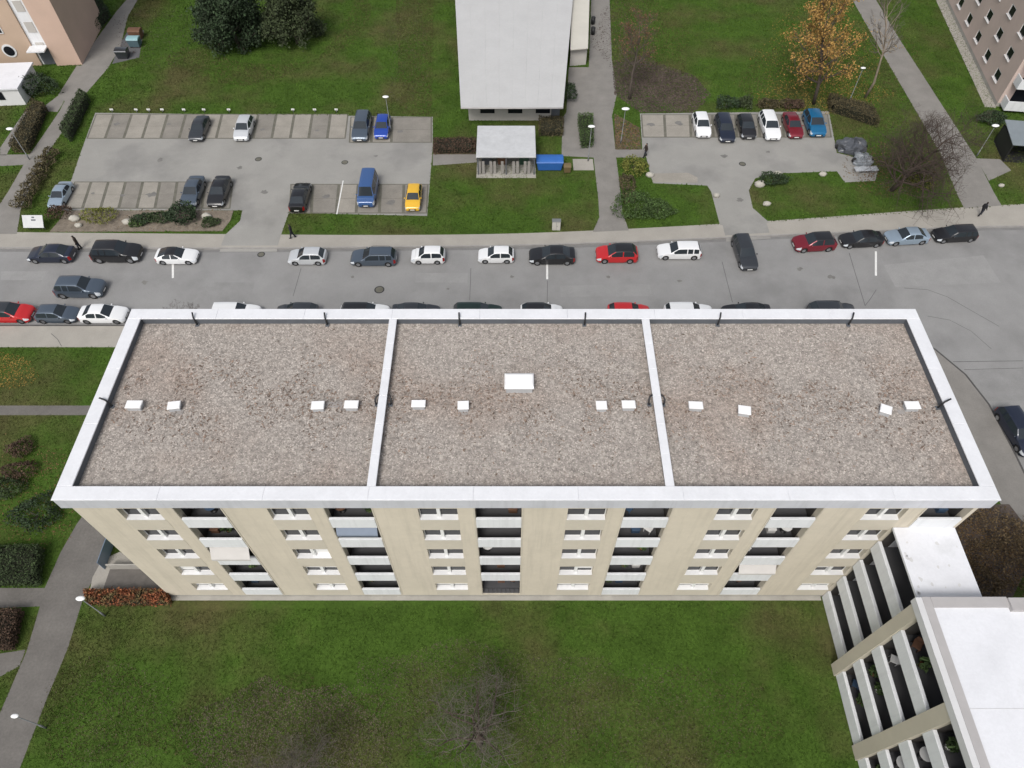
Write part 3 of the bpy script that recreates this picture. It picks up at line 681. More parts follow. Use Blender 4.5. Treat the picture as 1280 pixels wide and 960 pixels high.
def bin_(name, c, sx, sy, h, m, label, cat='container', lidm=None):
    t = thing(name, label, cat, (c.x,c.y,0.02))
    b = MB().add([(-sx*.44,-sy*.44,.12),(sx*.44,-sy*.44,.12),(sx*.44,sy*.44,.12),(-sx*.44,sy*.44,.12),(-sx/2,-sy/2,h*.82),(sx/2,-sy/2,h*.82),(sx/2,sy/2,h*.82),(-sx/2,sy/2,h*.82)],
        [(0,3,2,1),(0,1,5,4),(1,2,6,5),(2,3,7,6),(3,0,4,7),(4,5,6,7)]); b.build('tub', m, t)
    n = 6; vs = []
    for k in range(n+1): a = math.pi*k/n; vs += [(-sx*.52,-sy*.52*math.cos(a),h*.83+h*.17*math.sin(a)),(sx*.52,-sy*.52*math.cos(a),h*.83+h*.17*math.sin(a))]
    MB().add(vs, [(2*k,2*k+1,2*k+3,2*k+2) for k in range(n)]+[tuple(2*k for k in range(n,-1,-1)), tuple(2*k+1 for k in range(n+1)), (0,2*n,2*n+1,1)]).build('lid', lidm or m, t)
    for x in (-sx*.38,sx*.38):
        for y in (-sy*.38,sy*.38): MB().tube([(x-.03,y,.08),(x+.03,y,.08)], .08, 10).build('wheel', M_black, t)
    return t
M_cblue = mat('container_blue', (.03,.13,.42), .5, .08, 2)
c = G(687,203,.7); bin_('waste_container', c, 2.9, 1.5, 1.35, M_cblue, 'bright blue wheeled waste container beside the slatted bin shelter')
M_ced = mat('container_yellow', (.35,.28,.05), .6, .1, 2)
c = G(709,210,.5); bin_('waste_container', c, .8, .8, 1.0, mat('bin_brown',(.15,.11,.05),.7), 'small brown bin between the blue container and the paved slab')
c = G(729,206); struct('paved_pad', MB().box(c.x-1.15,c.x+1.15,c.y-1.0,c.y+1.0,-.02,.05), M_pave)
for i, (px,py,m,l_) in enumerate(((608,208,M_dark,'dark grey wheelie bin inside the slatted shelter'),(628,208,M_brown,'brown wheelie bin inside the slatted shelter'),(655,208,mat('bin_green',(.03,.08,.05),.6),'green wheelie bin inside the slatted shelter'))):
    c = G(px,py,.5)+Vector((0,1.2)); bin_('wheelie_bin', c, 1.1, .9, 1.2, m, l_, 'bin')

# ------------------------------------------------------------------ salmon-coloured houses at the far corners
M_salmon = mat('salmon_render', (.55,.40,.32), .92, .06, .5, .06, 30)
M_salmon2 = mat('salmon_dark', (.48,.36,.27), .92, .06, .5)
M_pink = mat('pink_render', (.56,.45,.40), .92, .07, .4, .06, 30)
M_ltroof = mat('brown_roof_tile', (.16,.09,.065), .85, .15, 2)
# right: long wall faces west, narrow front faces the street
cr = G(1244,133); cn = G(1181,0)
ang = math.atan2(-(cn.x-cr.x)*-1, (cn.y-cr.y))      # lean of the wall line off +Y
dirv = (cn-cr).normalized()
rz = math.atan2(-dirv.y, -dirv.x)                  # local +x runs from the far end to the near corner
ph = thing('pink_house', 'pink rendered apartment house with small windows and white corner balconies', 'building', (cn.x+dirv.x*30, cn.y+dirv.y*30, 0), rz)
LW = (cn+dirv*30-cr).length; HH = 14.0; WDT = 12.0
holes = []; 
for i in range(5):
    z = .6+2.75*i
    for q in range(11):
        x = LW-3.4-q*4.6
        if x > 1: holes.append((x-.8, x+.8, z+.95, z+2.15))
mb = MB(); wall(mb, 0, LW, .5, HH, 0, .14, holes)
mb.add([(LW,0,.5),(LW,WDT,.5),(LW,WDT,HH),(LW,0,HH),(0,0,.5),(0,WDT,.5),(0,WDT,HH),(0,0,HH)], [(0,1,2,3),(4,7,6,5),(5,6,2,1),(3,2,6,7)])
mb.build('wall', M_pink, ph)
MB().box(.02,LW-.02,.02,WDT-.02,-.1,.5).build('plinth', M_plinth, ph)
for h in holes:
    f = MB(); a,b,c,d = h; f.box(a,b,.03,.13,c,c+.09); f.box(a,b,.03,.13,d-.09,d); f.box(a,a+.09,.03,.13,c+.09,d-.09); f.box(b-.09,b,.03,.13,c+.09,d-.09)
    w_ = f.build('window', M_frame, ph); MB().box(a+.09,b-.09,.07,.10,c+.09,d-.09).build('pane', M_glass, w_)
    MB().box(a-.05,b+.05,-.14,.11,c-.06,c-.002).build('sill', M_sill, w_)
for i in range(5):
    z = .6+2.75*i
    for q in range(2):
        y = .4+q*5.5
        b = MB(); b.box(LW+.002,LW+1.35,y,y+4.4,z-.15,z+.0); b = b.build('balcony', M_floor, ph)
        MB().box(LW+1.36,LW+1.5,y-.05,y+4.45,z-.16,z+1.0).build('balustrade', M_loggw, b)
        MB().box(LW+.004,LW+1.36,y-.06,y+.06,z-.155,z+1.0).build('balustrade', M_loggw, b)
        MB().box(LW+.004,LW+.05,y+.8,y+3.6,z+.05,z+2.15).build('pane', M_glass, b)
MB().box(-.4,LW+.4,-.5,WDT+.4,HH,HH+.4).build('roof', M_ltroof, ph)
MB().box(0,LW+.3,-1.3,.019,-.05,.05).build('drip_strip', M_pave, ph)

# left: salmon house seen on its corner
c0 = G(103,81); e1 = (G(117,54)-c0).normalized()
rzl = math.atan2(e1.y, e1.x)                        # direction of the small flank
# local frame: +x along the flank (away right), front (-y) ... use polygons in world instead
fl = Vector((e1.x, e1.y)); fr_ = Vector((-e1.y, e1.x))   # flank direction, front direction (to the left)
lh = thing('salmon_house', 'salmon rendered house with round and diamond windows and a white stair strip', 'building', (c0.x,c0.y,0), math.atan2(-fr_.y,-fr_.x))
# local: origin at near corner, -x runs along the front to the left, +y back
W1, D1, H1 = 34.0, 11.0, 13.0
front_holes = []
def seg(x0,x1,y0,name,m,h=H1,z0=-.05,y1=D1): return MB().box(x0,x1,y0,y1,z0,h).build(name, m, lh)
seg(-3.2,0,0,'stair_tower',M_salmon,15)
seg(-5.2,-3.203,.5,'stair_strip',M_loggw,14.2)
for q in range(5): MB().box(-4.7,-3.7,.43,.497,1.6+2.6*q,2.9+2.6*q).build('stair_window', M_tint, lh)
seg(-19,-5.203,.25,'wall',M_salmon2)
seg(-34,-19.003,.0,'wall',M_salmon2)
MB().box(-4.9,-3.3,.40,.497,.02,2.2).build('door', M_dark, lh)
MB().box(-5.4,-3.21,-1.2,.39,2.45,2.6).build('door_canopy', M_loggw, lh)
def disc(x, z, r, y, m, name, n=20, rot=0):
    a = [(x+r*math.cos(2*math.pi*k/n+rot), z+r*math.sin(2*math.pi*k/n+rot)) for k in range(n)]
    o = MB().add([(p[0],y,p[1]) for p in a]+[(p[0],y+.1,p[1]) for p in a], [tuple(range(n))]+[(k,n+k,n+(k+1)%n,(k+1)%n) for k in range(n)]).build(name, m, lh); return o
for q, x in enumerate((-8.2,-12.2,-16.4)):
    for i in range(4):
        z = 2.1+2.75*i
        if (q+i) % 3 == 2: disc(x,z,.95,.18,M_loggw,'window',4); disc(x,z,.7,.14,M_glass,'pane',4)
        elif (q+i) % 3 == 0: disc(x,z,.85,.18,M_loggw,'window'); disc(x,z,.62,.14,M_glass,'pane')
        else: MB().box(x-.6,x+.6,.14,.247,z-.5,z+.6).build('window', M_frame, lh); MB().box(x-.5,x+.5,.12,.139,z-.4,z+.5).build('pane', M_glass, lh)
for i in range(5):
    z = .3+2.75*i; MB().box(-12.8,-7.4,-1.5,.24,z,z+.95).build('balustrade', M_loggw, lh) if i in () else None
MB().box(-34.3,.3,-.2,D1+.2,15,15.3).build('roof', M_ltroof, lh) if 0 else None
MB().box(-3.4,.2,-.2,D1+.2,15,15.25).build('roof', M_ltroof, lh)
MB().box(-34.2,-5.21,-.1,D1+.2,H1+.002,H1+.3).build('roof', M_ltroof, lh)
# white terrace annex
a0 = G(33,131); tw = thing('white_annex', 'white flat roofed annex in front of the salmon house beside the dark shrub', 'annex', (a0.x,a0.y,0), math.atan2(-fr_.y,-fr_.x))
MB().box(-18,0,0,5.5,-.05,2.1).build('wall', mat('annex_white', (.66,.66,.66), .85, .05, .6), tw)
MB().box(-18.2,.2,-.2,5.7,2.103,2.3).build('roof', M_roofw, tw)
for q in range(4): MB().box(-4.2-q*4.2,-2-q*4.2,-.06,-.003,.8,1.8).build('window', M_glass, tw)

# ------------------------------------------------------------------ cars
M_tyre = mat('tyre', (.018,.018,.019), .85)
M_rim = mat('wheel_rim', (.42,.43,.45), .35, metal=.8)
M_cglass = mat('car_glass', (.026,.033,.040), .10, spec=.5)
M_lampf = mat('headlamp', (.62,.66,.70), .15, spec=.6)
M_lampr = mat('tail_lamp', (.30,.012,.012), .2)
M_trim = mat('black_trim', (.02,.02,.022), .55)
M_plate = mat('number_plate', (.75,.75,.73), .5)
PAINTS = {}
def paint(name, c, metal=.0, rough=.32):
    if name not in PAINTS: PAINTS[name] = mat('paint_'+name, c, rough, metal=metal, coat=.7)
    return PAINTS[name]
def interp(tab, x):
    for (x0,z0),(x1,z1) in zip(tab[:-1],tab[1:]):
        if x0 <= x <= x1:
            t = (x-x0)/(x1-x0) if x1 > x0 else 0; return z0+(z1-z0)*t
    return tab[0][1] if x < tab[0][0] else tab[-1][1]
TYPES = {  # length, width, height, belt, cowl x, roof front, roof rear, rear-window foot x, its height, wheel radius
 'hatch':  dict(L=4.1, W=1.78, H=1.47, belt=.92, xc=.92, xf=.22, xr=-1.45, xd=-1.88, zd=1.00, tail=.92, wr=.31, nose=.70, hood=.95),
 'city':   dict(L=3.6, W=1.64, H=1.50, belt=.94, xc=.92, xf=.32, xr=-1.35, xd=-1.68, zd=1.00, tail=.92, wr=.28, nose=.74, hood=.98),
 'sedan':  dict(L=4.6, W=1.82, H=1.44, belt=.91, xc=.98, xf=.22, xr=-1.05, xd=-1.75, zd=1.02, tail=.98, wr=.32, nose=.68, hood=.93),
 'estate': dict(L=4.7, W=1.82, H=1.48, belt=.92, xc=1.02, xf=.30, xr=-1.92, xd=-2.22, zd=1.00, tail=.90, wr=.32, nose=.69, hood=.94),
 'suv':    dict(L=4.55,W=1.88, H=1.68, belt=1.05, xc=1.02, xf=.38, xr=-1.70, xd=-2.12, zd=1.12, tail=1.00, wr=.36, nose=.86, hood=1.10),
 'coupe':  dict(L=4.4, W=1.82, H=1.36, belt=.88, xc=.80, xf=.05, xr=-.95, xd=-1.85, zd=.98, tail=.95, wr=.32, nose=.64, hood=.88),
 'van':    dict(L=4.9, W=2.0, H=2.08, belt=1.12, xc=1.62, xf=1.12, xr=-2.25, xd=-2.38, zd=1.15, tail=1.00, wr=.33, nose=.88, hood=1.12),
}
CARMESH = {}
def car_parts(ty):
    if ty in CARMESH: return CARMESH[ty]
    p = TYPES[ty]; L, W, H = p['L'], p['W'], p['H']; h2 = L/2
    top = [(-h2, .62), (-h2+.04, p['tail']-.02), (-h2+.10, p['tail']+.02), (p['xd'], p['zd'])]
    if p['xd'] - (-h2) < .15: top = [(-h2,.62),(-h2+.03,p['tail']-.02),(p['xd'],p['zd'])]
    top += [(p['xr'], H-.05), (p['xr']+.25, H-.02), ((p['xr']+p['xf'])/2, H), (p['xf']-.2, H-.02), (p['xf'], H-.06),
            (p['xc'], p['hood']+.02), (p['xc']+.3, p['hood']-.01), (h2-.45, p['nose']+.10), (h2-.14, p['nose']), (h2-.04, p['nose']-.10), (h2, .50)]
    xw = [h2-.82, -h2+.80]; wr = p['wr']+.055
    st = set(round(t[0],3) for t in top)
    for c in xw:
        for k in range(9): st.add(round(c+wr*math.cos(math.pi*k/8),3))
    ym = (p['xf']+p['xr'])/2+.1
    aw = p['xc']+(p['xf']-p['xc'])*.42; cw = p['xr']+(p['xd']-p['xr'])*(.35 if ty not in ('van','estate') else .1)
    pil = [ym-.05, ym+.05]
    st |= set(round(q,3) for q in [aw, cw, *pil, -h2+.22, h2-.30, -h2+.5, h2-.6, (p['xf']+p['xc'])/2, (p['xr']+p['xd'])/2])
    if ty in ('estate','van','suv'): pil2 = [p['xr']+.50, p['xr']+.62]; st |= set(round(q,3) for q in pil2)
    else: pil2 = None
    st = sorted(st); st = [s for i, s in enumerate(st) if i == 0 or s-st[i-1] > .012]
    def hw(x):
        t = abs(x)/h2; return W/2*(1-.02*t**2-.20*max(0,(t-.86)/.14)**2.2)
    rows = []
    for x in st:
        zt = interp(top, x); w_ = hw(x); zs = .20 + (.10 if abs(x) > h2-.15 else 0)
        arch = 0
        for c in xw:
            if abs(x-c) < wr: arch = max(arch, p['wr']+math.sqrt(max(0,wr*wr-(x-c)**2)))
        z1 = max(zs, arch); zb = min(p['belt']+.03*(-x/h2), zt-.03); z2 = max(.46, z1+.03); z3 = max(zb-.14, z2+.02)
        z3 = min(z3, zb-.01)
        g = max(0, min(1, (zt-zb)/(H-zb)))
        wr_ = w_*(.93-.19*g)
        rows.append([(x,w_*.72,z1),(x,w_*.975,z1),(x,w_,z2),(x,w_*.99,z3),(x,w_*.955,zb),
                     (x,wr_,zt-.05*min(1,g*3)-.012),(x,wr_*.90,zt-.012),(x,wr_*.5,zt+.012),(x,0,zt+.018)])
    cats = {}
    def put(name, quad, sm=True): cats.setdefault(name, MB()).add(quad, [tuple(range(len(quad)))], sm)
    for side in (1,-1):
        for i in range(len(st)-1):
            xm = (st[i]+st[i+1])/2; a, b = rows[i], rows[i+1]
            for j in range(8):
                q = [a[j], b[j], b[j+1], a[j+1]]
                q = [(v[0], v[1]*side, v[2]) for v in q]
                if side < 0: q = q[::-1]
                q = q[::-1]
                name = 'body'
                if j >= 5 and p['xr'] <= xm <= p['xf']: name = 'roof'
                if j >= 6 and p['xf'] < xm < p['xc']: name = 'windscreen'
                if j >= 6 and p['xd'] < xm < p['xr']: name = 'rear_window'
                if j == 4 and cw < xm < aw and not (pil[0] < xm < pil[1]) and not (pil2 and pil2[0] < xm < pil2[1]):
                    name = 'side_window_%s%d' % ('ab'[side<0], 0 if xm > ym else (1 if not pil2 or xm > pil2[0] else 2))
                if j in (2,3) and h2-.46 < xm < h2-.03: name = 'headlight_%s' % 'ab'[side<0]
                if j in (2,3) and -h2 < xm < -h2+.24: name = 'taillight_%s' % 'ab'[side<0]
                if j == 0: name = 'chassis'
                put(name, q)
    for r, nm in ((rows[0],'body'), (rows[-1],'body')):
        n = len(r); vs = [(v[0],v[1],v[2]) for v in r]+[(v[0],-v[1],v[2]) for v in r[:-1][::-1]]
        cats[nm].add(vs, [tuple(range(len(vs)))] if r is rows[0] else [tuple(range(len(vs)-1,-1,-1))])
    ch = cats['chassis']; ch.box(-h2+.2, h2-.2, -W*.36, W*.36, .18, .55)
    # extras
    ex = {}
    ex['grille'] = MB().box(h2-.02, h2+.012, -.42, .42, .34, .52)
    ex['number_plate'] = MB().box(h2+.013, h2+.022, -.26, .26, .36, .47)
    ex['number_plate2'] = MB().box(-h2-.012, -h2-.002, -.26, .26, .44, .55)
    for s, k in ((1,'wing_mirror_a'),(-1,'wing_mirror_b')):
        ex[k] = MB().ball((aw+.02, s*(W/2+.06), p['belt']+.07), (.07,.10,.07), 8, 5)
    ty_, rm = MB(), MB()
    n = 18; prof = [(-.10,.62),(-.105,.92),(-.08,1.0),(.08,1.0),(.105,.92),(.10,.62)]
    vs = [(rr_*p['wr']*math.cos(2*math.pi*k/n), y, rr_*p['wr']*math.sin(2*math.pi*k/n)) for k in range(n) for y, rr_ in prof]
    m_ = len(prof); ty_.add(vs, [(k*m_+j, k*m_+j+1, ((k+1)%n)*m_+j+1, ((k+1)%n)*m_+j) for k in range(n) for j in range(m_-1)], True)
    for s in (-1,1):
        vs = [(0,s*.075,0)]+[(q*p['wr']*math.cos(2*math.pi*k/10), s*(.085 if q > .5 else .08), q*p['wr']*math.sin(2*math.pi*k/10)) for q in (.62,) for k in range(10)]
        rm.add(vs, [(0,1+k,1+(k+1)%10) if s < 0 else (0,1+(k+1)%10,1+k) for k in range(10)])
    out_ = {}
    for k, mb in {**cats, **ex}.items():
        me = mb.mesh(ty+'_'+k, M_trim)
        if k in cats:
            bm_merge(me)
        out_[k] = me
    out_['tyre'] = ty_.mesh(ty+'_tyre', M_tyre); out_['rim'] = rm.mesh(ty+'_rim', M_rim)
    CARMESH[ty] = (p, out_, xw); return CARMESH[ty]
import bmesh
def bm_merge(me):
    b = bmesh.new(); b.from_mesh(me); bmesh.ops.remove_doubles(b, verts=b.verts, dist=.0008)
    bmesh.ops.recalc_face_normals(b, faces=b.faces) if 0 else None
    b.to_mesh(me); b.free(); me.set_sharp_from_angle(angle=R(38))
FIX = {'windscreen':M_cglass,'rear_window':M_cglass,'grille':M_trim,'number_plate':M_plate,'chassis':M_trim}
def car(px, py, ty, head, col, label, roofm=None, scale=1.0, z=-.124, group='cars parked along the street', hh=.6, rails=False):
    p, ms, xw = car_parts(ty)
    c = G(px, py, z+hh); t = thing('car', label, 'car', (c.x,c.y,z), R(head), group); t.scale = (scale,)*3
    for k, me in ms.items():
        if k in ('tyre','rim'): continue
        nm = k.split('_a')[0].split('_b')[0].rstrip('012') if k[-1] in '0123' or k.endswith('_a') or k.endswith('_b') else k
        nm = {'side_window_':'side_window','number_plate2':'number_plate'}.get(nm, nm)
        if k.startswith('side_window'): nm = 'side_window'; m = M_cglass
        elif k.startswith('headlight'): nm = 'headlight'; m = M_lampf
        elif k.startswith('taillight'): nm = 'taillight'; m = M_lampr
        elif k.startswith('wing_mirror'): nm = 'wing_mirror'; m = col
        elif k.startswith('number_plate'): nm = 'number_plate'; m = M_plate
        elif k == 'roof': m = roofm or col
        elif k == 'body': m = col
        else: m = FIX[k]
        o = obj(nm, me, t); o.material_slots[0].link = 'OBJECT'; o.material_slots[0].material = m
    for x in xw:
        for s in (-1,1):
            wo = obj('wheel', ms['tyre'], t, loc=(x, s*(p['W']/2-.125), p['wr'])); obj('rim', ms['rim'], wo)
    if rails:
        for s in (-1,1): MB().tube([(p['xr']+.15,s*p['W']*.36,p['H']-.03),(p['xr']+.3,s*p['W']*.36,p['H']+.03),(p['xf']-.3,s*p['W']*.36,p['H']+.03),(p['xf']-.15,s*p['W']*.36,p['H']-.04)], .02, 5).build('roof_rail', M_trim, t)
    return t
navy = paint('navy', (.012,.018,.038), .2); black = paint('black', (.010,.010,.012)); white = paint('white', (.78,.79,.80), 0, .35); grey = paint('grey', (.16,.17,.18), .5)
dgrey = paint('dark_grey', (.045,.05,.058), .4); silver = paint('silver', (.62,.64,.66), .3); red = paint('red', (.50,.015,.018)); dred = paint('dark_red', (.20,.012,.025), .3)
blue = paint('blue', (.015,.06,.36), .2); lblue = paint('ice_blue', (.36,.45,.54), .5); yellow = paint('yellow', (.72,.42,.03)); teal = paint('teal', (.01,.14,.30), .3)
vblue = paint('van_blue', (.04,.10,.26), .1); slate = paint('slate', (.10,.13,.17), .5); green = paint('bottle_green', (.012,.03,.025), .3)
# kerbside row across the street
car(64,317,'sedan',180,navy,'dark navy saloon first in the kerbside row, by the white sign board', scale=.98)
car(146,316,'suv',0,black,'bulky black estate parked between the navy saloon and the white coupe', scale=1.06)
car(221,319,'coupe',0,white,'white coupe with black roof parked at the kerb by the driveway', black, .92)
car(384,320,'hatch',180,silver,'silver grey hatchback parked just past the driveway mouth', scale=.92)
car(467,321,'estate',180,slate,'dark blue estate with roof rails parked behind the silver hatchback', rails=True, scale=.97)
car(535,319,'city',180,white,'tiny white city car parked behind the dark blue estate', scale=.95)
car(620,318,'hatch',180,white,'white hatchback between the tiny white car and the black saloon', scale=.88)
car(690,319,'sedan',180,black,'glossy black saloon between the white hatchback and the red hatchback', scale=1.0)
car(771,317,'hatch',180,red,'bright red hatchback with black roof parked at the kerb', black, 1.02)
car(849,313,'estate',180,white,'white estate with long flat roof parked behind the red hatchback', scale=.93)
car(931,315,'estate',273,dgrey,'dark grey estate pulling out of the driveway across the street', group='cars moving on the street', scale=.98)
car(1018,303,'hatch',184,dred,'dark red hatchback at the head of the row near the grassy corner', black, 1.03)
car(1077,298.5,'sedan',184,black,'black car nose to tail behind the dark red hatchback', scale=.92)
car(1134,295,'sedan',184,lblue,'pale ice blue saloon between two black cars', scale=.93)
car(1194,292,'estate',184,black,'black estate last in the row near the path to the pink house', scale=.92)
car(100,360,'suv',0,slate,'dark slate van-like car driving along the middle of the street', group='cars moving on the street', scale=1.0)
# kerbside row behind the apartment block
car(12,391,'hatch',0,red,'red car with dark roof windows at the near kerb, behind the slate hatchback', dgrey, 1.02)
car(71,392,'hatch',0,slate,'slate grey hatchback with sunroof between the red and the white car', scale=.92)
car(129,392,'sedan',0,white,'white saloon at the near kerb beside the roof corner', scale=.93)
for px, ty, h, col, rf, l_ in ((294,'estate',0,white,None,'white estate half hidden behind the roof, beside the bare tree'), (371,'hatch',180,dgrey,None,'dark grey hatchback behind the back parapet near the second lightning rod'),
        (456,'estate',0,white,black,'white estate with dark roof glass behind the back parapet'), (520,'sedan',0,dgrey,None,'dark saloon behind the parapet at the first roof divider'),
        (597,'estate',0,green,None,'bottle green estate behind the middle of the back parapet'), (677,'hatch',0,white,black,'white hatchback with black roof behind the back parapet'),
        (786,'hatch',0,red,None,'red hatchback behind the parapet at the second roof divider'), (861,'estate',0,white,None,'plain white estate behind the parapet past the second roof divider'),
        (933,'sedan',180,black,None,'black saloon behind the parapet between the white estate and the dark van'), (1040,'suv',0,dgrey,None,'tall dark grey car behind the back parapet near the street end')):
    car(px, 391, ty, h, col, l_, rf, .98)
# large parking lot
LG = 'cars in the large parking lot'; LZ = .024
car(249,160,'sedan',270,dgrey,'dark grey saloon in the upper bays of the large lot', group=LG, z=LZ, scale=.92)
car(305,160,'hatch',270,silver,'silver car alone in the upper bays of the large lot', group=LG, z=LZ, scale=1.0)
car(452,158,'estate',270,slate,'long slate blue estate next to the bright blue hatchback', group=LG, z=LZ, scale=1.05)
car(478,158,'hatch',270,blue,'bright blue hatchback at the end of the upper bays', group=LG, z=LZ, scale=.95)
car(75,243,'sedan',270,lblue,'pale blue saloon in the first lower bay by the shrub row', group=LG, z=LZ, scale=.85)
car(241,239,'sedan',270,slate,'dark slate saloon parked beside a black one over the shrub bed', group=LG, z=LZ, scale=.98)
car(274,239,'sedan',270,black,'black saloon at the end of the lower bays by the driveway', group=LG, z=LZ, scale=.98)
car(375,245,'sedan',90,black,'black saloon parked alone past the driveway beside the white bay line', group=LG, z=LZ, scale=.98)
car(460,238,'van',270,vblue,'tall blue van in the lower bays of the large lot', group=LG, z=LZ, scale=.95)
car(517,246,'hatch',270,yellow,'small yellow hatchback parked next to the lawn', group=LG, z=LZ, scale=.92)
# small parking lot
SG = 'cars in the small parking lot'
car(877,156,'hatch',270,white,'white hatchback at the open end of the small lot', group=SG, z=LZ, scale=1.0)
car(906,160,'estate',270,navy,'navy estate between the white hatchback and the black car', group=SG, z=LZ, scale=1.0)
car(933,158,'hatch',270,black,'black hatchback between the navy estate and the white estate', group=SG, z=LZ, scale=.98)
car(962,157,'estate',270,white,'white estate in the middle of the small lot row', group=SG, z=LZ, scale=1.02)
car(991,156,'sedan',270,dred,'dark maroon car next to the teal blue one', group=SG, z=LZ, scale=.95)
car(1018,154,'hatch',270,teal,'teal blue hatchback under the orange tree', group=SG, z=LZ, scale=1.08)
car(1273,538,'estate',276,navy,'dark navy car parked on the side street beside the building', group='cars on the side street')

# ------------------------------------------------------------------ people
M_coat = mat('dark_coat', (.018,.018,.022), .9); M_skin = mat('skin', (.42,.26,.19), .6); M_hair = mat('dark_hair', (.02,.015,.012), .7)
M_jean = mat('dark_trousers', (.02,.022,.03), .9); M_coat2 = mat('brown_coat', (.035,.025,.02), .9)
def person(px, py, rz, label, coat, stride=.28, z=.005):
    c = G(px, py); t = thing('person', label, 'person', (c.x,c.y,z), rz, 'people on the footways')
    # one continuous skinned body, walking towards +x
    V_ = [(0,0,.93),(0,0,1.12),(0,0,1.32),(0,0,1.46),(.01,0,1.54),(.02,0,1.66),(.03,0,1.75),
          (0,.10,.88),(stride*.45,.10,.50),(stride*.75,.10,.08),(stride*.75+.16,.11,.04),
          (0,-.10,.88),(-stride*.15,-.10,.50),(-stride*.9,-.10,.12),(-stride*.9+.14,-.11,.05),
          (0,.19,1.40),(-.06,.25,1.13),(.05,.26,.90),(.08,.25,.82),
          (0,-.19,1.40),(.04,-.25,1.13),(.17,-.26,.92),(.21,-.25,.85)]
    E_ = [(0,1),(1,2),(2,3),(3,4),(4,5),(5,6),(0,7),(7,8),(8,9),(9,10),(0,11),(11,12),(12,13),(13,14),(3,15),(15,16),(16,17),(17,18),(3,19),(19,20),(20,21),(21,22)]
    Rd = [(.15,.19),(.15,.19),(.16,.21),(.10,.14),(.062,.062),(.10,.085),(.075,.07)]+[(.10,.10),(.068,.068),(.05,.05),(.04,.045)]*2+[(.075,.075),(.058,.058),(.045,.045),(.04,.03)]*2
    me = bpy.data.meshes.new('person_body'); me.from_pydata(V_, E_, []); me.materials.append(coat)
    o = obj('body', me, t)
    md = o.modifiers.new('skin', 'SKIN')
    for i, sv in enumerate(me.skin_vertices[0].data): sv.radius = Rd[i]; sv.use_root = (i == 0)
    o.modifiers.new('sub', 'SUBSURF').levels = 1
    MB().ball((.055,0,1.65), (.085,.075,.105), 10, 7).build('face', M_skin, t)
    MB().ball((.01,0,1.70), (.112,.092,.095), 10, 7).build('hair', M_hair, t)
    tr = MB(); 
    for k, (a,b,c_) in enumerate(((7,8,9),(11,12,13))): tr.tube([V_[a],V_[b],V_[c_]], [.115,.085,.07], 8)
    tr.build('trousers', M_jean, t)
    for s_, (a,b) in ((1,(9,10)),(-1,(13,14))):
        q = V_[a]; MB().ball((q[0]+.07,q[1],.055), (.15,.055,.055), 8, 5).build('shoe', M_black, t)
    return t
person(366.5,297.5,R(180),'person in dark clothes walking on the pavement by the parking lot driveway',M_coat)
person(806,196,R(200),'person in a dark coat walking at the edge of the small parking lot',M_coat2)
person(1224,269.5,R(15),'person in black walking on the pavement near the path to the pink house',M_coat)
person(101,311.5,R(190),'person in dark clothes standing between the parked navy saloon and black estate',M_coat2, .12)

# ------------------------------------------------------------------ vegetation
def leaf_soup(pts, size, rg, flat=0.0):
    """randomly turned leaf-sized quads (two triangles) at the given points"""
    n = len(pts); a = rg.normal(size=(n,3)); 
    if flat: a[:,2] *= (1-flat)
    a /= np.linalg.norm(a,axis=1)[:,None]+1e-9
    b = rg.normal(size=(n,3)); 
    if flat: b[:,2] *= (1-flat)
    b -= a*(a*b).sum(1)[:,None]; b /= np.linalg.norm(b,axis=1)[:,None]+1e-9
    s = rg.uniform(.6,1.3,(n,1))*size; a *= s; b *= s*.62
    V = np.stack([pts-a, pts+b, pts+a, pts-b], 1).reshape(-1,3)
    T = (np.array([(0,1,2),(0,2,3)])[None]+4*np.arange(n)[:,None,None]).reshape(-1,3)
    return V, T
def grow(rg, p, d, L, r, lev, maxlev, out_, nb, up=.12, wob=.22, spread=.8, shrink=.62, t0=.30):
    seg = 5 if lev == 0 else 4 if lev < 3 else 3
    pts = [p.copy()]; rad = [r]; cur = p.copy(); dd = d.copy()
    for s in range(seg):
        dd = (dd + Vector(rg.normal(0,wob*.5,3)) + Vector((0,0,up*(1 if lev else .5)))).normalized()
        cur = cur + dd*(L/seg); pts.append(cur.copy()); rad.append(max(.004, r*(1-.78*(s+1)/seg)))
    out_.append((lev, pts, rad))
    if lev >= maxlev: return
    n = nb[lev]
    for k in range(n):
        t = (t0 if lev == 0 else .15)+(1-t0 if lev == 0 else .85)*(k+rg.uniform(.2,.9))/n; t = min(t,.99); f = t*seg; i = int(f); q = pts[i].lerp(pts[min(i+1,seg)], f-i)
        axis = (pts[min(i+1,seg)]-pts[i]).normalized(); o = axis.orthogonal().normalized()
        o.rotate(Matrix.Rotation(rg.uniform(0,6.28) if lev else k*2.4+rg.uniform(-.4,.4), 3, axis))
        nd = (axis*(1-spread*.55)+o*spread).normalized()
        grow(rg, q, nd, L*shrink*(1.15-.55*t)*rg.uniform(.75,1.15), max(.004, (rad[i]*.55)), lev+1, maxlev, out_, nb, up, wob, spread, shrink, t0)
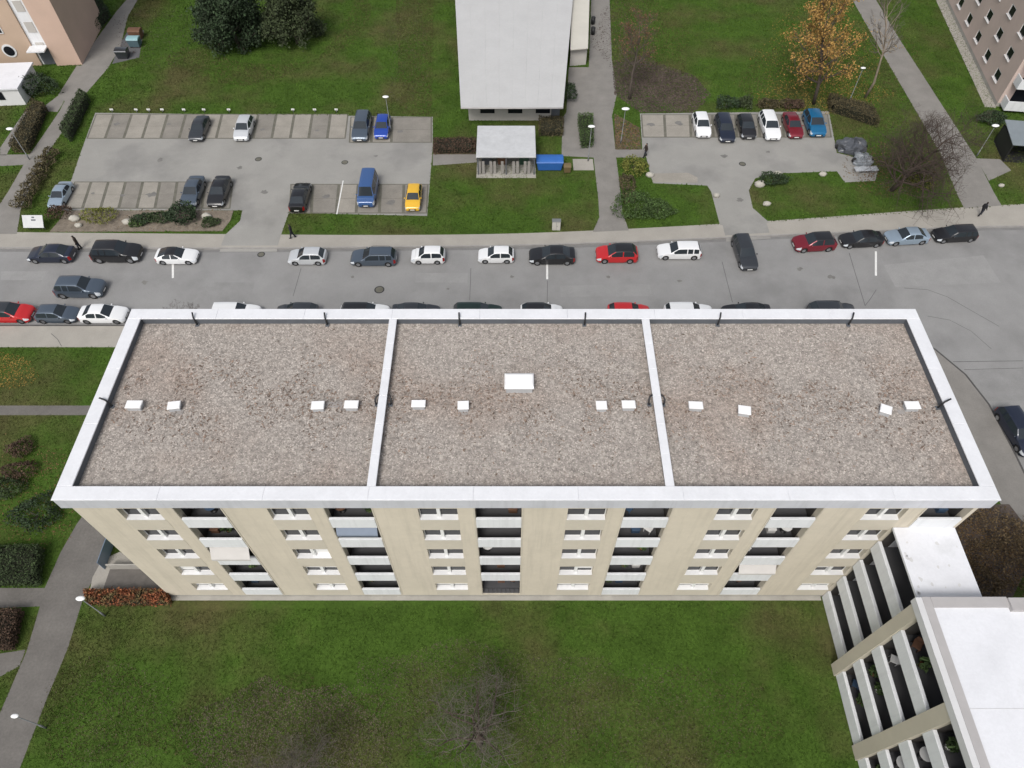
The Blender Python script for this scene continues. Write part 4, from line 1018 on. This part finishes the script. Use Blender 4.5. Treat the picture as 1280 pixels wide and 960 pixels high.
def tree(name, label, px, py, h, seed, nb=(9,6,6,4), spread=.85, r0=.16, leaf=None, leafsize=.16, leafn=0, bark=M_bark, twig=M_twig, lean=(0,0), group='trees', up=.12, shrink=.6, twigk=1.0, t0=.30, jit=.22):
    rg = np.random.default_rng(seed); c = G(px,py); t = thing(name, label, 'tree', (c.x,c.y,0), 0, group)
    br = []; grow(rg, Vector((0,0,-.1)), Vector((lean[0],lean[1],1)).normalized(), h*.72, r0, 0, len(nb), br, nb, up, .22, spread, shrink, t0)
    tk, bh, tw = MB(), MB(), MB()
    for lev, pts, rad in br:
        if lev == 0: tk.tube(pts, rad, 8)
        elif lev == 1: bh.tube(pts, rad, 6, caps=False)
        else: tw.tube(pts, [q*twigk+.002 for q in rad], 4 if lev == 2 else 3, caps=False)
    tk.build('trunk', bark, t); bh.build('branches', bark, t)
    cr = tw.build('crown' if not leaf else 'twigs', twig, t)
    if leaf:
        ends = np.array([tuple(p) for lev, pts, rad in br if lev >= len(nb)-1 for p in pts[1:]])
        idx = rg.integers(0, len(ends), leafn); pts = ends[idx]+rg.normal(0,jit,(leafn,3))
        V, T = leaf_soup(pts, leafsize, rg); obj('crown', tri_mesh('crown', V, T, leaf), t)
    return t
M_bark_l = mat('pale_bark', (.27,.22,.17), .9, .3, 3)
M_twig_g = mat('grey_twig', (.13,.115,.095), .95, .25, 2)
M_twig_d = mat('dark_twig', (.070,.050,.040), .95, .25, 2)
M_gold = mat('golden_leaf', (.34,.20,.055), .85, .25, .7, island=.45)
M_rust = mat('rust_leaf', (.17,.085,.05), .85, .25, .7, island=.45)
M_ever = mat('evergreen_leaf', (.028,.050,.020), .85, .3, .5, island=.55)
M_ever2 = mat('evergreen_olive', (.045,.062,.024), .85, .3, .5, island=.55)
tree('bare_tree', 'leafless spreading tree standing in the lawn in front of the balcony facade', 600, 930, 7.0, 11, nb=(10,6,5,4), spread=1.0, r0=.22, bark=M_twig_d, twig=M_twig_g, shrink=.78, up=.06, t0=.12, twigk=.9)
tree('bare_tree', 'leafless low tree at the lawn edge with brown leaves beneath', 372, 985, 5.5, 12, nb=(8,7,6,5), spread=.95, r0=.11, twig=M_twig_g, shrink=.70, up=.06)
tree('bare_tree', 'leafless dark tree with spreading limbs beside the diagonal footpath', 1114, 238, 10.5, 13, nb=(16,8,6,4), spread=1.0, r0=.24, twig=M_twig_d, bark=M_twig_d, shrink=.74, t0=.10, twigk=1.4, up=.07)
tree('slender_tree', 'tall slender leafless tree with pale trunk above the small parking lot', 1081, 122, 16, 14, nb=(14,6,5,3), spread=.6, r0=.17, bark=M_bark_l, twig=M_twig_g, shrink=.40, up=.2, t0=.45, twigk=1.5)
tree('autumn_tree', 'golden orange autumn tree behind the small parking lot', 1017, 130, 17, 15, nb=(22,7,5), spread=.8, r0=.24, leaf=M_gold, leafsize=.12, leafn=7000, shrink=.40, up=.12, t0=.2, jit=.3)
tree('rust_tree', 'thin tree with few rusty leaves beside the footpath near the sheet roof house', 787, 124, 11.5, 16, nb=(12,7,5,4), spread=.8, r0=.18, leaf=M_rust, leafsize=.09, leafn=1300, shrink=.5, t0=.4, twigk=1.5)
tree('bare_tree', 'small leafless tree between the street and the back of the apartment block', 262, 424, 6.5, 17, nb=(8,6,5,3), spread=.8, r0=.10, twig=M_twig_d, bark=M_twig_d, shrink=.55, twigk=1.3)
tree('evergreen_tree', 'dark dense evergreen tree at the far lawn, the larger of two', 300, 60, 11.5, 18, nb=(26,7,4), spread=1.0, r0=.28, leaf=M_ever, leafsize=.17, leafn=36000, shrink=.50, up=.04, t0=.08, jit=.35)
tree('evergreen_tree', 'olive tinted evergreen tree beside the larger dark one on the far lawn', 372, 54, 10, 19, nb=(24,7,4), spread=1.0, r0=.24, leaf=M_ever2, leafsize=.16, leafn=28000, shrink=.50, up=.04, t0=.08, jit=.35)
tree('evergreen_tree', 'dark evergreen tree beside the far end of the footpath by the salmon house', 204, -2, 8, 20, nb=(20,6,4), spread=1.0, r0=.2, leaf=M_ever, leafsize=.16, leafn=16000, shrink=.50, up=.04, t0=.08, jit=.35)

M_hedge = mat('hedge_leaf', (.040,.062,.022), .9, .25, .8, island=.5)
M_hedgeb = mat('hedge_brown', (.085,.070,.034), .9, .25, .8, island=.5)
M_hedgey = mat('shrub_yellow', (.15,.16,.03), .9, .2, .8, island=.4)
M_hedger = mat('shrub_red', (.22,.072,.030), .9, .25, .8, island=.6, col2=(.11,.085,.035), c2scale=1.6)
M_hedgem = mat('shrub_maroon', (.075,.046,.030), .9, .25, .8, island=.5)
M_hedgeg = mat('shrub_green', (.055,.095,.025), .9, .25, .8, island=.45)
M_hedgew = mat('thicket_twigs', (.13,.092,.048), .9, .25, .8, island=.5)
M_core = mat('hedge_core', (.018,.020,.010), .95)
def shrub(label, px, py, rx, ry, h, m, n=700, size=.09, seed=0, name='shrub', group='shrubs and bushes', rz=0, z=0):
    rg = np.random.default_rng(seed+int(px*7+py*13)); c = G(px,py); t = thing(name, label, 'shrub', (c.x,c.y,z), rz, group)
    d = rg.normal(size=(n,3)); d[:,2] = np.abs(d[:,2])*1.1-.25; d /= np.linalg.norm(d,axis=1)[:,None]
    ph = rg.uniform(0,6.28,4)
    lob = 1+.16*np.sin(d[:,0]*4+ph[0])+.14*np.sin(d[:,1]*5+ph[1])+.12*np.sin(d[:,2]*6+ph[2])
    rr_ = rg.uniform(.62,1.06,n)**.6*lob
    pts = d*rr_[:,None]*np.array([rx,ry,h*.62]); pts[:,2] += h*.38; pts = pts[pts[:,2] > .01]
    V, T = leaf_soup(pts, size, rg); obj('foliage', tri_mesh('foliage', V, T, m), t)
    st_ = MB()
    for k in range(5):
        a = rg.uniform(0,6.28); st_.tube([(0,0,-.05),(rx*.3*math.cos(a),ry*.3*math.sin(a),h*.4),(rx*.55*math.cos(a),ry*.55*math.sin(a),h*.7)], [.035,.022,.008], 5, caps=False)
    st_.build('stems', M_bark, t); return t
def hedge(label, quad, h, m, n=2500, size=.08, seed=1, top=None):
    """clipped hedge over a four-cornered footprint given in the photograph"""
    rg = np.random.default_rng(seed); q = [G(*p) for p in quad]; c = sum(q, Vector((0,0)))/4
    t = thing('hedge', label, 'hedge', (c.x,c.y,0), 0, 'hedges'); q = [p-c for p in q]
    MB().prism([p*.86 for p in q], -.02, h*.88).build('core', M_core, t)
    u, v = rg.uniform(0,1,(2,n)); P_ = [np.array(p) for p in q]
    f = rg.uniform(0,1,n); side = f < .5; e = rg.integers(0,4,n)
    u = np.where(side & (e == 0), 0, np.where(side & (e == 1), 1, u)); v = np.where(side & (e == 2), 0, np.where(side & (e == 3), 1, v))
    xy = ((P_[0]*(1-u)[:,None]+P_[1]*u[:,None])*(1-v)[:,None]+(P_[3]*(1-u)[:,None]+P_[2]*u[:,None])*v[:,None])
    z = np.where(side, rg.uniform(.05,1,n)*h, h*(1+.06*np.sin(xy[:,0]*3)+.05*np.sin(xy[:,1]*4)))
    pts = np.column_stack([xy, z])+rg.normal(0,.05,(n,3))
    V, T = leaf_soup(pts, size, rg); obj('foliage', tri_mesh('foliage', V, T, m), t); return t
hedge('clipped green hedge block between the diagonal path and the parking lot', [(104,122),(114,128),(90,178),(80,170)], 1.3, M_hedge, 3500, seed=2)
hedge('brownish clipped hedge beside the path below the white annex', [(46,134),(61,140),(38,192),(17,190)], 1.2, M_hedgeb, 4500, seed=3)
hedge('curved brown hedge behind the small parking lot by the dark tree', [(1034,126),(1086,140),(1096,160),(1036,140)], 1.1, M_hedgeb, 4500, seed=4)
hedge('low green hedge between the salmon house and the path', [(104,18),(128,8),(140,22),(116,50)], 1.5, M_ever, 3500, seed=5)
hedge('large clipped olive hedge block beside the garden path of the apartment block', [(-12,690),(57,688),(52,733),(-12,733)], 1.2, M_hedge, 5500, size=.07, seed=6)
hedge('rusty brown clipped hedge beside the bottom of the garden path', [(-14,768),(31,766),(20,812),(-14,812)], 1.0, M_hedgem, 4000, size=.07, seed=7)
hedge('red leaved hedge along the terrace at the end of the apartment block', [(112,742),(212,742),(214,757),(116,757)], .9, M_hedger, 3800, size=.085, seed=8)
hedge('narrow green hedge beside the footpath behind the paved pad', [(722,150),(740,150),(741,184),(726,186)], 1.0, M_hedgeg, 1800, seed=9)
hedge('short green hedge right behind the slatted bin shelter', [(674,152),(704,152),(703,171),(674,171)], .8, M_hedgeb, 1500, seed=10)
hedge('brown hedge between the large parking lot and the bin shelter', [(543,179),(594,178),(594,192),(543,193)], .8, M_hedgem, 2600, seed=11)
shrub('dark green bush against the white annex corner', 53, 116, 2.3, 1.7, 2.2, M_ever, 1700, .13)
for i, (x, y) in enumerate(((66,197),(60,206),(54,216),(49,226),(42,237),(35,249),(31,259))):
    shrub(['first (beside the clipped hedge block)','second','third','fourth','fifth','sixth','last (beside the sign board)'][i]+' rounded brown shrub of the row along the path', x, y, .95, .8, 1.2, M_hedgeb, 500, .10, i, 'row_shrub', 'row of rounded shrubs along the path')
shrub('rust coloured shrub in the bed beside the white sign board', 76, 270, 1.0, .9, 1.2, M_hedgem, 700)
shrub('bright yellow green shrub in the bed below the parking bays', 127, 274, 1.6, 1.2, 1.3, M_hedgey, 1100)
shrub('small dark conifer shrub in the middle of the planted bed', 180, 277, 1.0, .8, .9, M_ever, 700, .1)
shrub('low dark green shrub next to the small conifer in the planted bed', 200, 276, 1.2, .8, 1.1, M_hedge, 800, .1)
shrub('large dark green juniper sprawling below the slate saloon', 230, 275, 1.9, 1.3, 1.6, M_ever, 1700, .12)
shrub('small green shrub at the driveway end of the planted bed', 264, 280, .9, .7, .7, M_hedge, 600, .1)
shrub('dark conifer in front of the parked juniper bed edge', 172, 281, .8, .6, .6, M_hedgeg, 500, .09)
shrub('yellowing shrub at the corner of lawn and footpath opposite the paved pad', 792, 213, 1.5, 1.3, 1.3, M_hedgey, 1200, .1)
shrub('loose green shrub on the lawn beside the footpath near the pavement', 792, 262, 1.9, 2.2, 1.3, M_hedgeg, 1900, .1)
shrub('pale green low shrub beside the pavement left of the small lot driveway', 822, 266, 2.0, 1.3, .9, M_hedgeg, 1400, .1, 5)
shrub('narrow olive shrub along the footpath edge', 784, 238, .8, 2.4, 1.0, M_hedgeb, 1000, .1)
shrub('dark green shrub behind the navy estate in the small lot', 908, 135, 1.4, .9, 1.4, M_ever, 1000, .11)
shrub('two lobed dark shrub behind the black hatchback in the small lot', 930, 133, 1.0, .8, 1.2, M_ever2, 800, .11)
shrub('brownish shrub behind the white estate in the small lot', 962, 134, 1.6, .8, 1.0, M_hedgeb, 1000, .11)
shrub('low dark shrub behind the maroon car in the small lot', 990, 134, 1.2, .8, .9, M_hedgem, 800, .11)
shrub('dark green round bush beside the side path near the pink house', 1237, 153, 1.6, 1.2, 1.3, M_ever, 1100, .12)
shrub('dark green bush on the island among white boulders', 965, 229, 1.5, 1.0, 1.2, M_ever, 1100, .1)
shrub('grassy yellow green clump below the dark leafless tree', 1150, 228, 1.6, 1.2, .6, M_hedgey, 700, .1)
shrub('dark green shrub in front of the sheet roof house beside the footpath', 711, 122, .8, 1.6, 1.6, M_ever, 900, .11)
shrub('reddish maroon round shrub on the garden lawn, upper of two', 29, 563, 1.1, .9, 1.0, M_hedgem, 900, .08)
shrub('reddish brown round shrub on the garden lawn, lower of two', 27, 592, 1.2, 1.0, 1.0, M_hedgem, 1000, .08, 3)
shrub('dark spreading bush beside the garden path of the apartment block', 48, 645, 1.9, 1.5, 1.2, M_ever, 1700, .09)
shrub('dark low bush at the edge of the garden lawn', 10, 612, 1.3, 1.0, 1.0, M_hedge, 1000, .09)
shrub('brown twiggy bush beside the end wall under the roof corner', 1236, 668, 2.2, 2.0, 1.8, M_hedgew, 1100, .09)
shrub('olive brown bush between the link roof and the street', 1252, 712, 2.3, 2.2, 1.6, M_hedgew, 1200, .09, 4)
shrub('dark brown thicket beside the parapet of the white roof', 1222, 733, 1.6, 1.4, 1.4, M_hedgew, 800, .09, 6)
shrub('grey brown twiggy bush at the side street pavement', 1280, 690, 1.8, 2.0, 1.9, M_hedgew, 900, .09, 9)

# fallen leaves
def leaves(poly, dens, m, size, seed, core=None):
    rg = np.random.default_rng(seed); P_ = scatter(poly, dens, rg)
    a = np.array([tuple(p) for p in poly]); c = a.mean(0); rad = np.linalg.norm(a-c,axis=1).max()
    d = np.linalg.norm(P_-c,axis=1)/rad; P_ = P_[rg.uniform(0,1,len(P_)) > d**2*.9]
    pts = np.column_stack([P_, rg.uniform(.012,.04,len(P_))]); V, T = leaf_soup(pts, size, rg, .8)
    V[:,2] = np.maximum(V[:,2], .012); obj('fallen_leaves', tri_mesh('fallen_leaves', V, T, m), kind='stuff', label='scattered fallen leaves lying on the ground', cat='leaves')
M_leafd = mat('fallen_leaf_dark', (.085,.066,.055), .95, .25, .6, island=.4, spec=.15)
M_leafg = mat('fallen_leaf_grey', (.10,.088,.058), .95, .25, .6, island=.5, spec=.15)
def blob(px, py, rx, ry, n=18, seed=0):
    rg = random.Random(seed); return [G(px+rx*math.cos(6.283*k/n)*rg.uniform(.75,1.15), py+ry*math.sin(6.283*k/n)*rg.uniform(.75,1.15)) for k in range(n)]
leaves(P((765,75),(800,70),(868,95),(890,120),(866,141),(800,141),(768,118)), 120, M_leafd, .12, 1)
leaves(P((768,142),(800,160),(802,187),(769,187)), 40, M_leaf, .10, 2)
leaves(blob(1030,118,85,26), 26, M_leafy, .10, 3)
leaves(blob(1030,60,90,55,seed=2), 8, M_leafy, .10, 4)
leaves(blob(1120,210,70,38,seed=3), 16, M_leaf, .10, 5)
leaves(blob(600,880,190,85,seed=4), 95, M_leafg, .045, 6)
leaves(blob(350,930,140,80,seed=5), 190, M_leafg, .055, 7)
leaves(blob(140,900,90,90,seed=6), 30, M_leafg, .045, 8)
leaves(blob(5,465,48,24,seed=7), 60, M_leafy, .07, 9)
leaves(blob(830,900,150,70,seed=8), 30, M_leafg, .045, 10)
leaves(blob(1240,690,60,60,seed=9), 110, M_leaf, .07, 11)
leaves(blob(40,620,60,80,seed=10), 25, M_leaf, .06, 12)
leaves(blob(780,40,40,50,seed=11), 14, M_leafd, .09, 13)
leaves(blob(200,45,70,40,seed=12), 6, M_leafd, .09, 14)
leaves(P((95,262),(288,262),(276,290),(80,291)), 14, M_leaf, .09, 15)
leaves(blob(510,70,30,80,seed=13), 10, M_leafg, .08, 16)
# bare earth showing through under the trees
for q in (blob(1235,695,62,66,seed=22),): struct('bare_soil', MB().sheet(q, .0045), mat('leafy_soil', (.085,.066,.055), .95, .3, .7, .4, 20, fine=.3, finescale=6))
struct('planted_bed', MB().prism(P((82,263.5),(292,263.5),(288,276),(278,289),(62,290),(74,276)), -.05, .04), mat('mulch', (.19,.16,.125), .95, .3, 1.2, .4, 20, fine=.3, finescale=5))

# grass blades over the lawns that the eye can make out
EXC = [[tuple(p) for p in q] for q in (LOT1,LOT2,PATHN,PATHR,PATHL,PATHL2,PATHL3,PATHL4,PATHS1,PATHS2,PATHS3)]
EXC += [[tuple(p) for p in q] for q in (PATHR2, P((1042,190),(1066,196),(1098,212),(1094,226),(1056,228),(1046,214)), P((140,80),(150,55),(160,38),(180,38),(174,72)), P((541,193),(596,193),(596,203),(541,207)), P((766,187),(806,187),(806,197),(766,197)), P((82,263.5),(292,263.5),(288,276),(278,289),(62,290),(74,276)), P((112,700),(240,700),(240,743),(112,743)), P((714,196),(744,196),(744,216),(714,216)), P((765,80),(800,75),(868,98),(880,120),(866,141),(800,141),(768,118)))]
EXC += [[(XL-.3,YF-.4),(30,YF-.4),(30,YB+.5),(XL-.3,YB+.5)], [(WX-.3,-90),(38.2,-90),(38.2,YF+.5),(WX-.3,YF+.5)]]
M_dry = mat('dry_grass', (.105,.098,.042), .95, .25, .6, island=.5, spec=.1)
def grass(poly, dens, h, wd, seed, m=None):
    rg = np.random.default_rng(seed); P_ = scatter(poly, dens, rg)
    for e in EXC: P_ = P_[~inpoly(P_, e)]
    n = len(P_); nb_ = 3
    base = np.repeat(P_, nb_, 0)+rg.normal(0,.04,(n*nb_,2)); a = rg.uniform(0,6.28,n*nb_); hh = h*rg.uniform(.5,1.2,n*nb_); ln_ = rg.normal(0,h*.5,(n*nb_,2))
    wx, wy = np.cos(a)*wd, np.sin(a)*wd
    V = np.stack([np.column_stack([base[:,0]-wx,base[:,1]-wy,np.zeros(n*nb_)]), np.column_stack([base[:,0]+wx,base[:,1]+wy,np.zeros(n*nb_)]),
                  np.column_stack([base+ln_, hh])], 1).reshape(-1,3)
    T = np.arange(n*nb_*3).reshape(-1,3)
    obj('grass', tri_mesh('grass', V, T, m or M_tuft), kind='stuff', label='short lawn grass', cat='grass')
grass(P((-20,770),(1075,745),(1110,990),(-60,990)), 65, .09, .022, 1)
grass(P((-20,434),(160,434),(200,760),(-20,990)), 45, .09, .022, 2)
grass(P((-20,-20),(1300,-20),(1300,255),(960,278),(640,292),(-20,290)), 24, .12, .042, 3)

grass(P((494,-20),(542,-20),(540,144),(500,144)), 34, .10, .042, 4, M_dry)
grass(smooth([*P((230,60),(330,85),(430,70),(470,20),(450,-20),(420,60),(330,110),(240,100),(200,75),(230,60))],1), 26, .10, .042, 5, M_dry)
grass(blob(350,925,170,80,seed=31), 55, .08, .022, 6, M_dry); grass(blob(600,900,170,80,seed=32), 45, .08, .022, 7, M_dry); grass(blob(840,900,140,65,seed=33), 45, .08, .022, 8, M_dry)
grass(blob(120,890,80,80,seed=34), 45, .08, .022, 9, M_dry); grass(blob(1040,90,110,70,seed=35), 22, .10, .042, 10, M_dry); grass(blob(1120,200,70,50,seed=36), 22, .10, .042, 11, M_dry)
grass(blob(800,60,60,70,seed=37), 24, .10, .042, 12, M_dry)
# ------------------------------------------------------------------ street lamps, boxes, boulders, small things
def lamp(px, py, h, label, size=.28, arm=0.0):
    c = G(px,py,h); t = thing('street_lamp', label, 'street lamp', (c.x,c.y,0), 0, 'street lamps along the footpaths')
    MB().tube([(0,0,-.05),(0,0,.8),(0,0,.81),(0,0,h-.05)], [.07,.065,.04,.028], 8).build('pole', M_lampgrey, t)
    MB().ball((0,0,h), (size*1.25,size*.7,size*.38), 12, 7).build('lamp_head', M_lampwhite, t)
    MB().tube([(0,0,h-.22),(0,0,h-.06)], [.06,.11], 8).build('collar', M_lampgrey, t)
lamp(100.5,748,3.6,'lamp with white oval head at the corner of the red hedge', .26)
lamp(18.5,895,3.6,'lamp with white head standing beside the lower garden path', .20)
lamp(782,136,4.5,'lamp with white head at the corner of the leaf covered bed', .36)
lamp(739.5,158,4.5,'lamp with white head beside the footpath hedge', .32)
lamp(482,121,4.5,'lamp with white head on the lawn behind the bright blue hatchback', .30)
lamp(1244.5,157,4.0,'lamp with white head beside the dark round bush', .34)
lamp(12,161,4.0,'lamp with white head beside the brown hedge by the annex', .32)
lamp(1079,85,4.5,'lamp with white head on the lawn near the slender tree', .26)
def boulder(px, py, r, label, seed, m=None):
    c = G(px,py); mb = MB().ball((0,0,r*.35), (r,r*.75,r*.6), 10, 7); rg = random.Random(seed)
    mb.v = [(x*rg.uniform(.82,1.15), y*rg.uniform(.82,1.15), z*rg.uniform(.85,1.1)) for x,y,z in mb.v]
    mb.build('boulder', m or mat('pale_stone', (.42,.40,.35), .85, .15, 2), None, loc=(c.x,c.y,0), label=label, cat='boulder', group='boulders')
boulder(971,219,.55,'white boulder on the lot side of the dark island bush',1); boulder(949,232,.62,'pale boulder at the curve of the small lot driveway',2)
boulder(958,256,.45,'cream boulder on the island grass close to the driveway mouth',3); boulder(1028,219,.45,'pinkish boulder at the end of the island kerb',4)
boulder(895,245.5,.42,'flat white stone at the grass corner opposite the island',5); boulder(259,272,.55,'white boulder in the planted bed by the driveway',6)
boulder(94,275,.6,'grey white rock beside the rust coloured bed shrub',7); boulder(160,279,.55,'grey rock between the yellow shrub and the conifer',8)
boulder(812,220,.5,'white rock beside the yellowing shrub at the lot edge',9); boulder(99,283,.4,'small grey rock near the front of the planted bed',10)
boulder(1251,233,.35,'small white stone in the grass by the pink house path',11)
# utility cabinet
c = G(695,286.5); t = thing('utility_cabinet', 'pale grey utility cabinet on the lawn by the pavement', 'cabinet', (c.x,c.y,0))
MB().box(-.42,.42,-.2,.2,-.02,1.15).build('body', mat('cabinet_grey', (.52,.51,.47), .7, .06, 2), t); MB().bev(-.46,.46,-.24,.24,1.152,1.24,.03).build('lid', M_lampgrey, t)
MB().box(-.01,.01,-.215,-.201,.05,1.1).build('door_gap', M_dark, t); MB().box(.06,.10,-.23,-.202,.5,.62).build('handle', M_black, t)
# white sign board lying back on two posts
c = G(46,289); t = thing('sign_board', 'tilted white sign board at the corner of pavement and path', 'sign', (c.x,c.y,0), R(0))
MB().add([(-1.05,-.1,.55),(1.05,-.1,.55),(1.05,.75,1.5),(-1.05,.75,1.5),(-1.05,-.06,.5),(1.05,-.06,.5),(1.05,.79,1.45),(-1.05,.79,1.45)], [(0,1,2,3),(4,7,6,5),(0,4,5,1),(1,5,6,2),(2,6,7,3),(3,7,4,0)]).build('panel', mat('sign_panel', (.52,.53,.53), .6, .08, 2), t)
for k,(a,b) in enumerate(((-.15,.32),(-.08,.2))):
    y = .42+.18*k; MB().add([(a,y-.05,.553+.95*(y+.05)/.85),(b,y-.05,.553+.95*(y+.05)/.85),(b,y+.05,.553+.95*(y+.15)/.85),(a,y+.05,.553+.95*(y+.15)/.85)], [(0,1,2,3)]).build('lettering', M_dark, t)
for x in (-.8,.8): MB().tube([(x,.3,-.05),(x,.3,.93)], .04, 7).build('post', M_lampgrey, t)
# bay posts at the head of the upper bays
for i, x in enumerate((141,171.5,187,204,231,256,287,367,394,421)):
    c = G(x,140.5); t = thing('bay_post', 'short pale post at the lawn edge of the bays, %s from the clipped hedge' % ['first','second','third','fourth','fifth','sixth','seventh','eighth','ninth','tenth'][i], 'post', (c.x,c.y,0), 0, 'posts at the head of the parking bays')
    MB().tube([(0,0,-.05),(0,0,.4)], .05, 8).build('post', M_lampgrey, t); MB().bev(-.2,.2,-.03,.03,.3,.5,.01).build('number_plate', M_plate, t)
# bollards / bins at the footpath head
for px, py, l_ in ((741,25,'black litter bin beside the footpath at the lean-to'),(741,38,'smaller black bin just below another by the lean-to'),(728,62,'black bin at the corner of the lean-to roof')):
    c = G(px,py+5); t = thing('litter_bin', l_, 'bin', (c.x,c.y,.01)); MB().tube([(0,0,0),(0,0,.9)], [.26,.3], 12).build('drum', M_black, t); MB().tube([(0,0,.905),(0,0,1.0)], [.32,.22], 12).build('lid', M_trim, t)
# grey tarpaulin over stored things, pale board beside it
M_tarp = mat('grey_tarp', (.085,.092,.105), .32, .25, 2, .3, 6)
def tarp(px, py, rx, ry, h, label, seed, m=M_tarp):
    c = G(px,py); n, k = 26, 9; mb = MB(); vs = []
    for i in range(k+1):
        f = i/k
        for j in range(n):
            a = 6.283*j/n; q = mnoise.noise((math.cos(a)*2.2+seed, math.sin(a)*2.2, f*2.0)); q2 = mnoise.noise((math.cos(a)*6+seed, math.sin(a)*6, f*4.0))
            rr_ = (1-f**3.0)*(1+.30*q+.16*q2)+.02
            vs.append((rx*rr_*math.cos(a), ry*rr_*math.sin(a), max(0,h*f**.75*(1+.45*q+.2*q2))))
    mb.add(vs, [(i*n+j,i*n+(j+1)%n,(i+1)*n+(j+1)%n,(i+1)*n+j) for i in range(k) for j in range(n)]+[tuple(k*n+j for j in range(n))])
    t = thing('covered_motorcycle', label, 'covered vehicle', (c.x,c.y,.008)); mb.build('tarpaulin', m, t)
    for x in (-rx*.92, rx*.92):
        w_ = MB(); w_.tube([(x,-.07,.3),(x,.07,.3)], .30, 14); w_.build('wheel', M_tyre, t)
    return t
tarp(1063,186,1.7,1.2,1.25,'heap under a shiny grey tarpaulin at the end of the small lot',2)
tarp(1077,203,1.0,1.3,.9,'low pale grey tarpaulin bundle behind the pale board',5, mat('pale_tarp', (.22,.24,.26), .35, .25, 2, .3, 6))
c = G(1081,215); t = thing('bench', 'pale grey slatted bench beside the tarpaulin heap', 'bench', (c.x,c.y,0), R(4))
for k in range(4): MB().box(-1.3,1.3,-.4+k*.21,-.22+k*.21,.42,.46).build('slat', mat('pale_board', (.42,.44,.46), .7, .1, 2), t)
for x in (-1.05,1.05): MB().box(x-.06,x+.06,-.38,.4,-.02,.419).build('leg', M_plinth, t)
struct('paved_pad', MB().sheet(P((1042,190),(1066,196),(1098,212),(1094,226),(1056,228),(1046,214)), .0075), M_lot)
# open bicycle shelter by the pink house
q0 = G(1244,206); t = thing('bicycle_shelter', 'dark open shelter with pale roof panel beside the pink house path', 'shelter', (q0.x+3.4,q0.y+2.2,0), R(-8))
MB().add([(-2.2,-2.0,2.2),(4.5,-2.0,2.2),(4.5,2.2,2.6),(-2.2,2.2,2.6),(-2.2,-2.0,2.28),(4.5,-2.0,2.28),(4.5,2.2,2.68),(-2.2,2.2,2.68)], [(0,3,2,1),(4,5,6,7),(0,1,5,4),(1,2,6,5),(2,3,7,6),(3,0,4,7)]).build('roof', mat('slate_roof_panel', (.20,.23,.25), .5, .1, 1), t)
for x in (-2.0,4.3):
    for y in (-1.8,2.0): MB().box(x-.06,x+.06,y-.06,y+.06,-.02,2.19).build('post', M_black, t)
MB().box(-2.05,-1.99,-1.7,1.9,.1,2.1).build('side_panel', M_trim, t); MB().box(-1.9,4.2,1.9,1.96,.1,2.1).build('back_panel', M_trim, t)
MB().box(-2.1,4.4,-1.9,2.1,-.02,.02).build('floor_slab', M_trim, t)
# end terrace of the apartment block
tr_ = thing('terrace', 'small ground floor terrace with pale slabs at the end of the apartment block', 'terrace')
MB().prism(P((128,700),(150,690),(235,735),(218,743),(112,742),(116,722)), -.02, .05).build('slab', M_pave, tr_)
MB().prism(P((138,712),(205,712),(222,741),(128,741)), .0, .07).build('patio', mat('patio_dark', (.13,.12,.11), .9, .2, 2), tr_)
MB().box(G(131,712).x, G(131,712).x+.05, G(131,712).y, G(131,680).y, .02, 1.3).build('glass_screen', mat('blue_screen', (.16,.22,.30), .25, .05, 2), tr_)
p0 = G(138,712); MB().box(p0.x,p0.x+3.5,p0.y,p0.y+.09,.05,.85).build('low_wall', M_plinth, tr_)
# bin yard by the far path
yd = P((140,80),(150,55),(160,38),(180,38),(174,72)); struct('paved_pad', MB().sheet(yd, .007), mat('dark_paving', (.11,.11,.115), .9, .15, 1))
c = G(170,42,.6); bin_('waste_container', c, 1.6, 1.2, 1.3, M_brown, 'maroon lidded waste container on the dark pad by the far path')
c = G(168,52,.6); bin_('waste_container', c, 1.5, 1.2, 1.25, mat('bin_slate',(.08,.13,.15),.6), 'slate waste container on the dark pad below the maroon one', lidm=mat('bin_cyan',(.25,.42,.45),.5))
c = G(153,66,.6); bin_('waste_container', c, 1.5, 1.2, 1.2, dgrey, 'grey waste container at the near end of the dark pad')
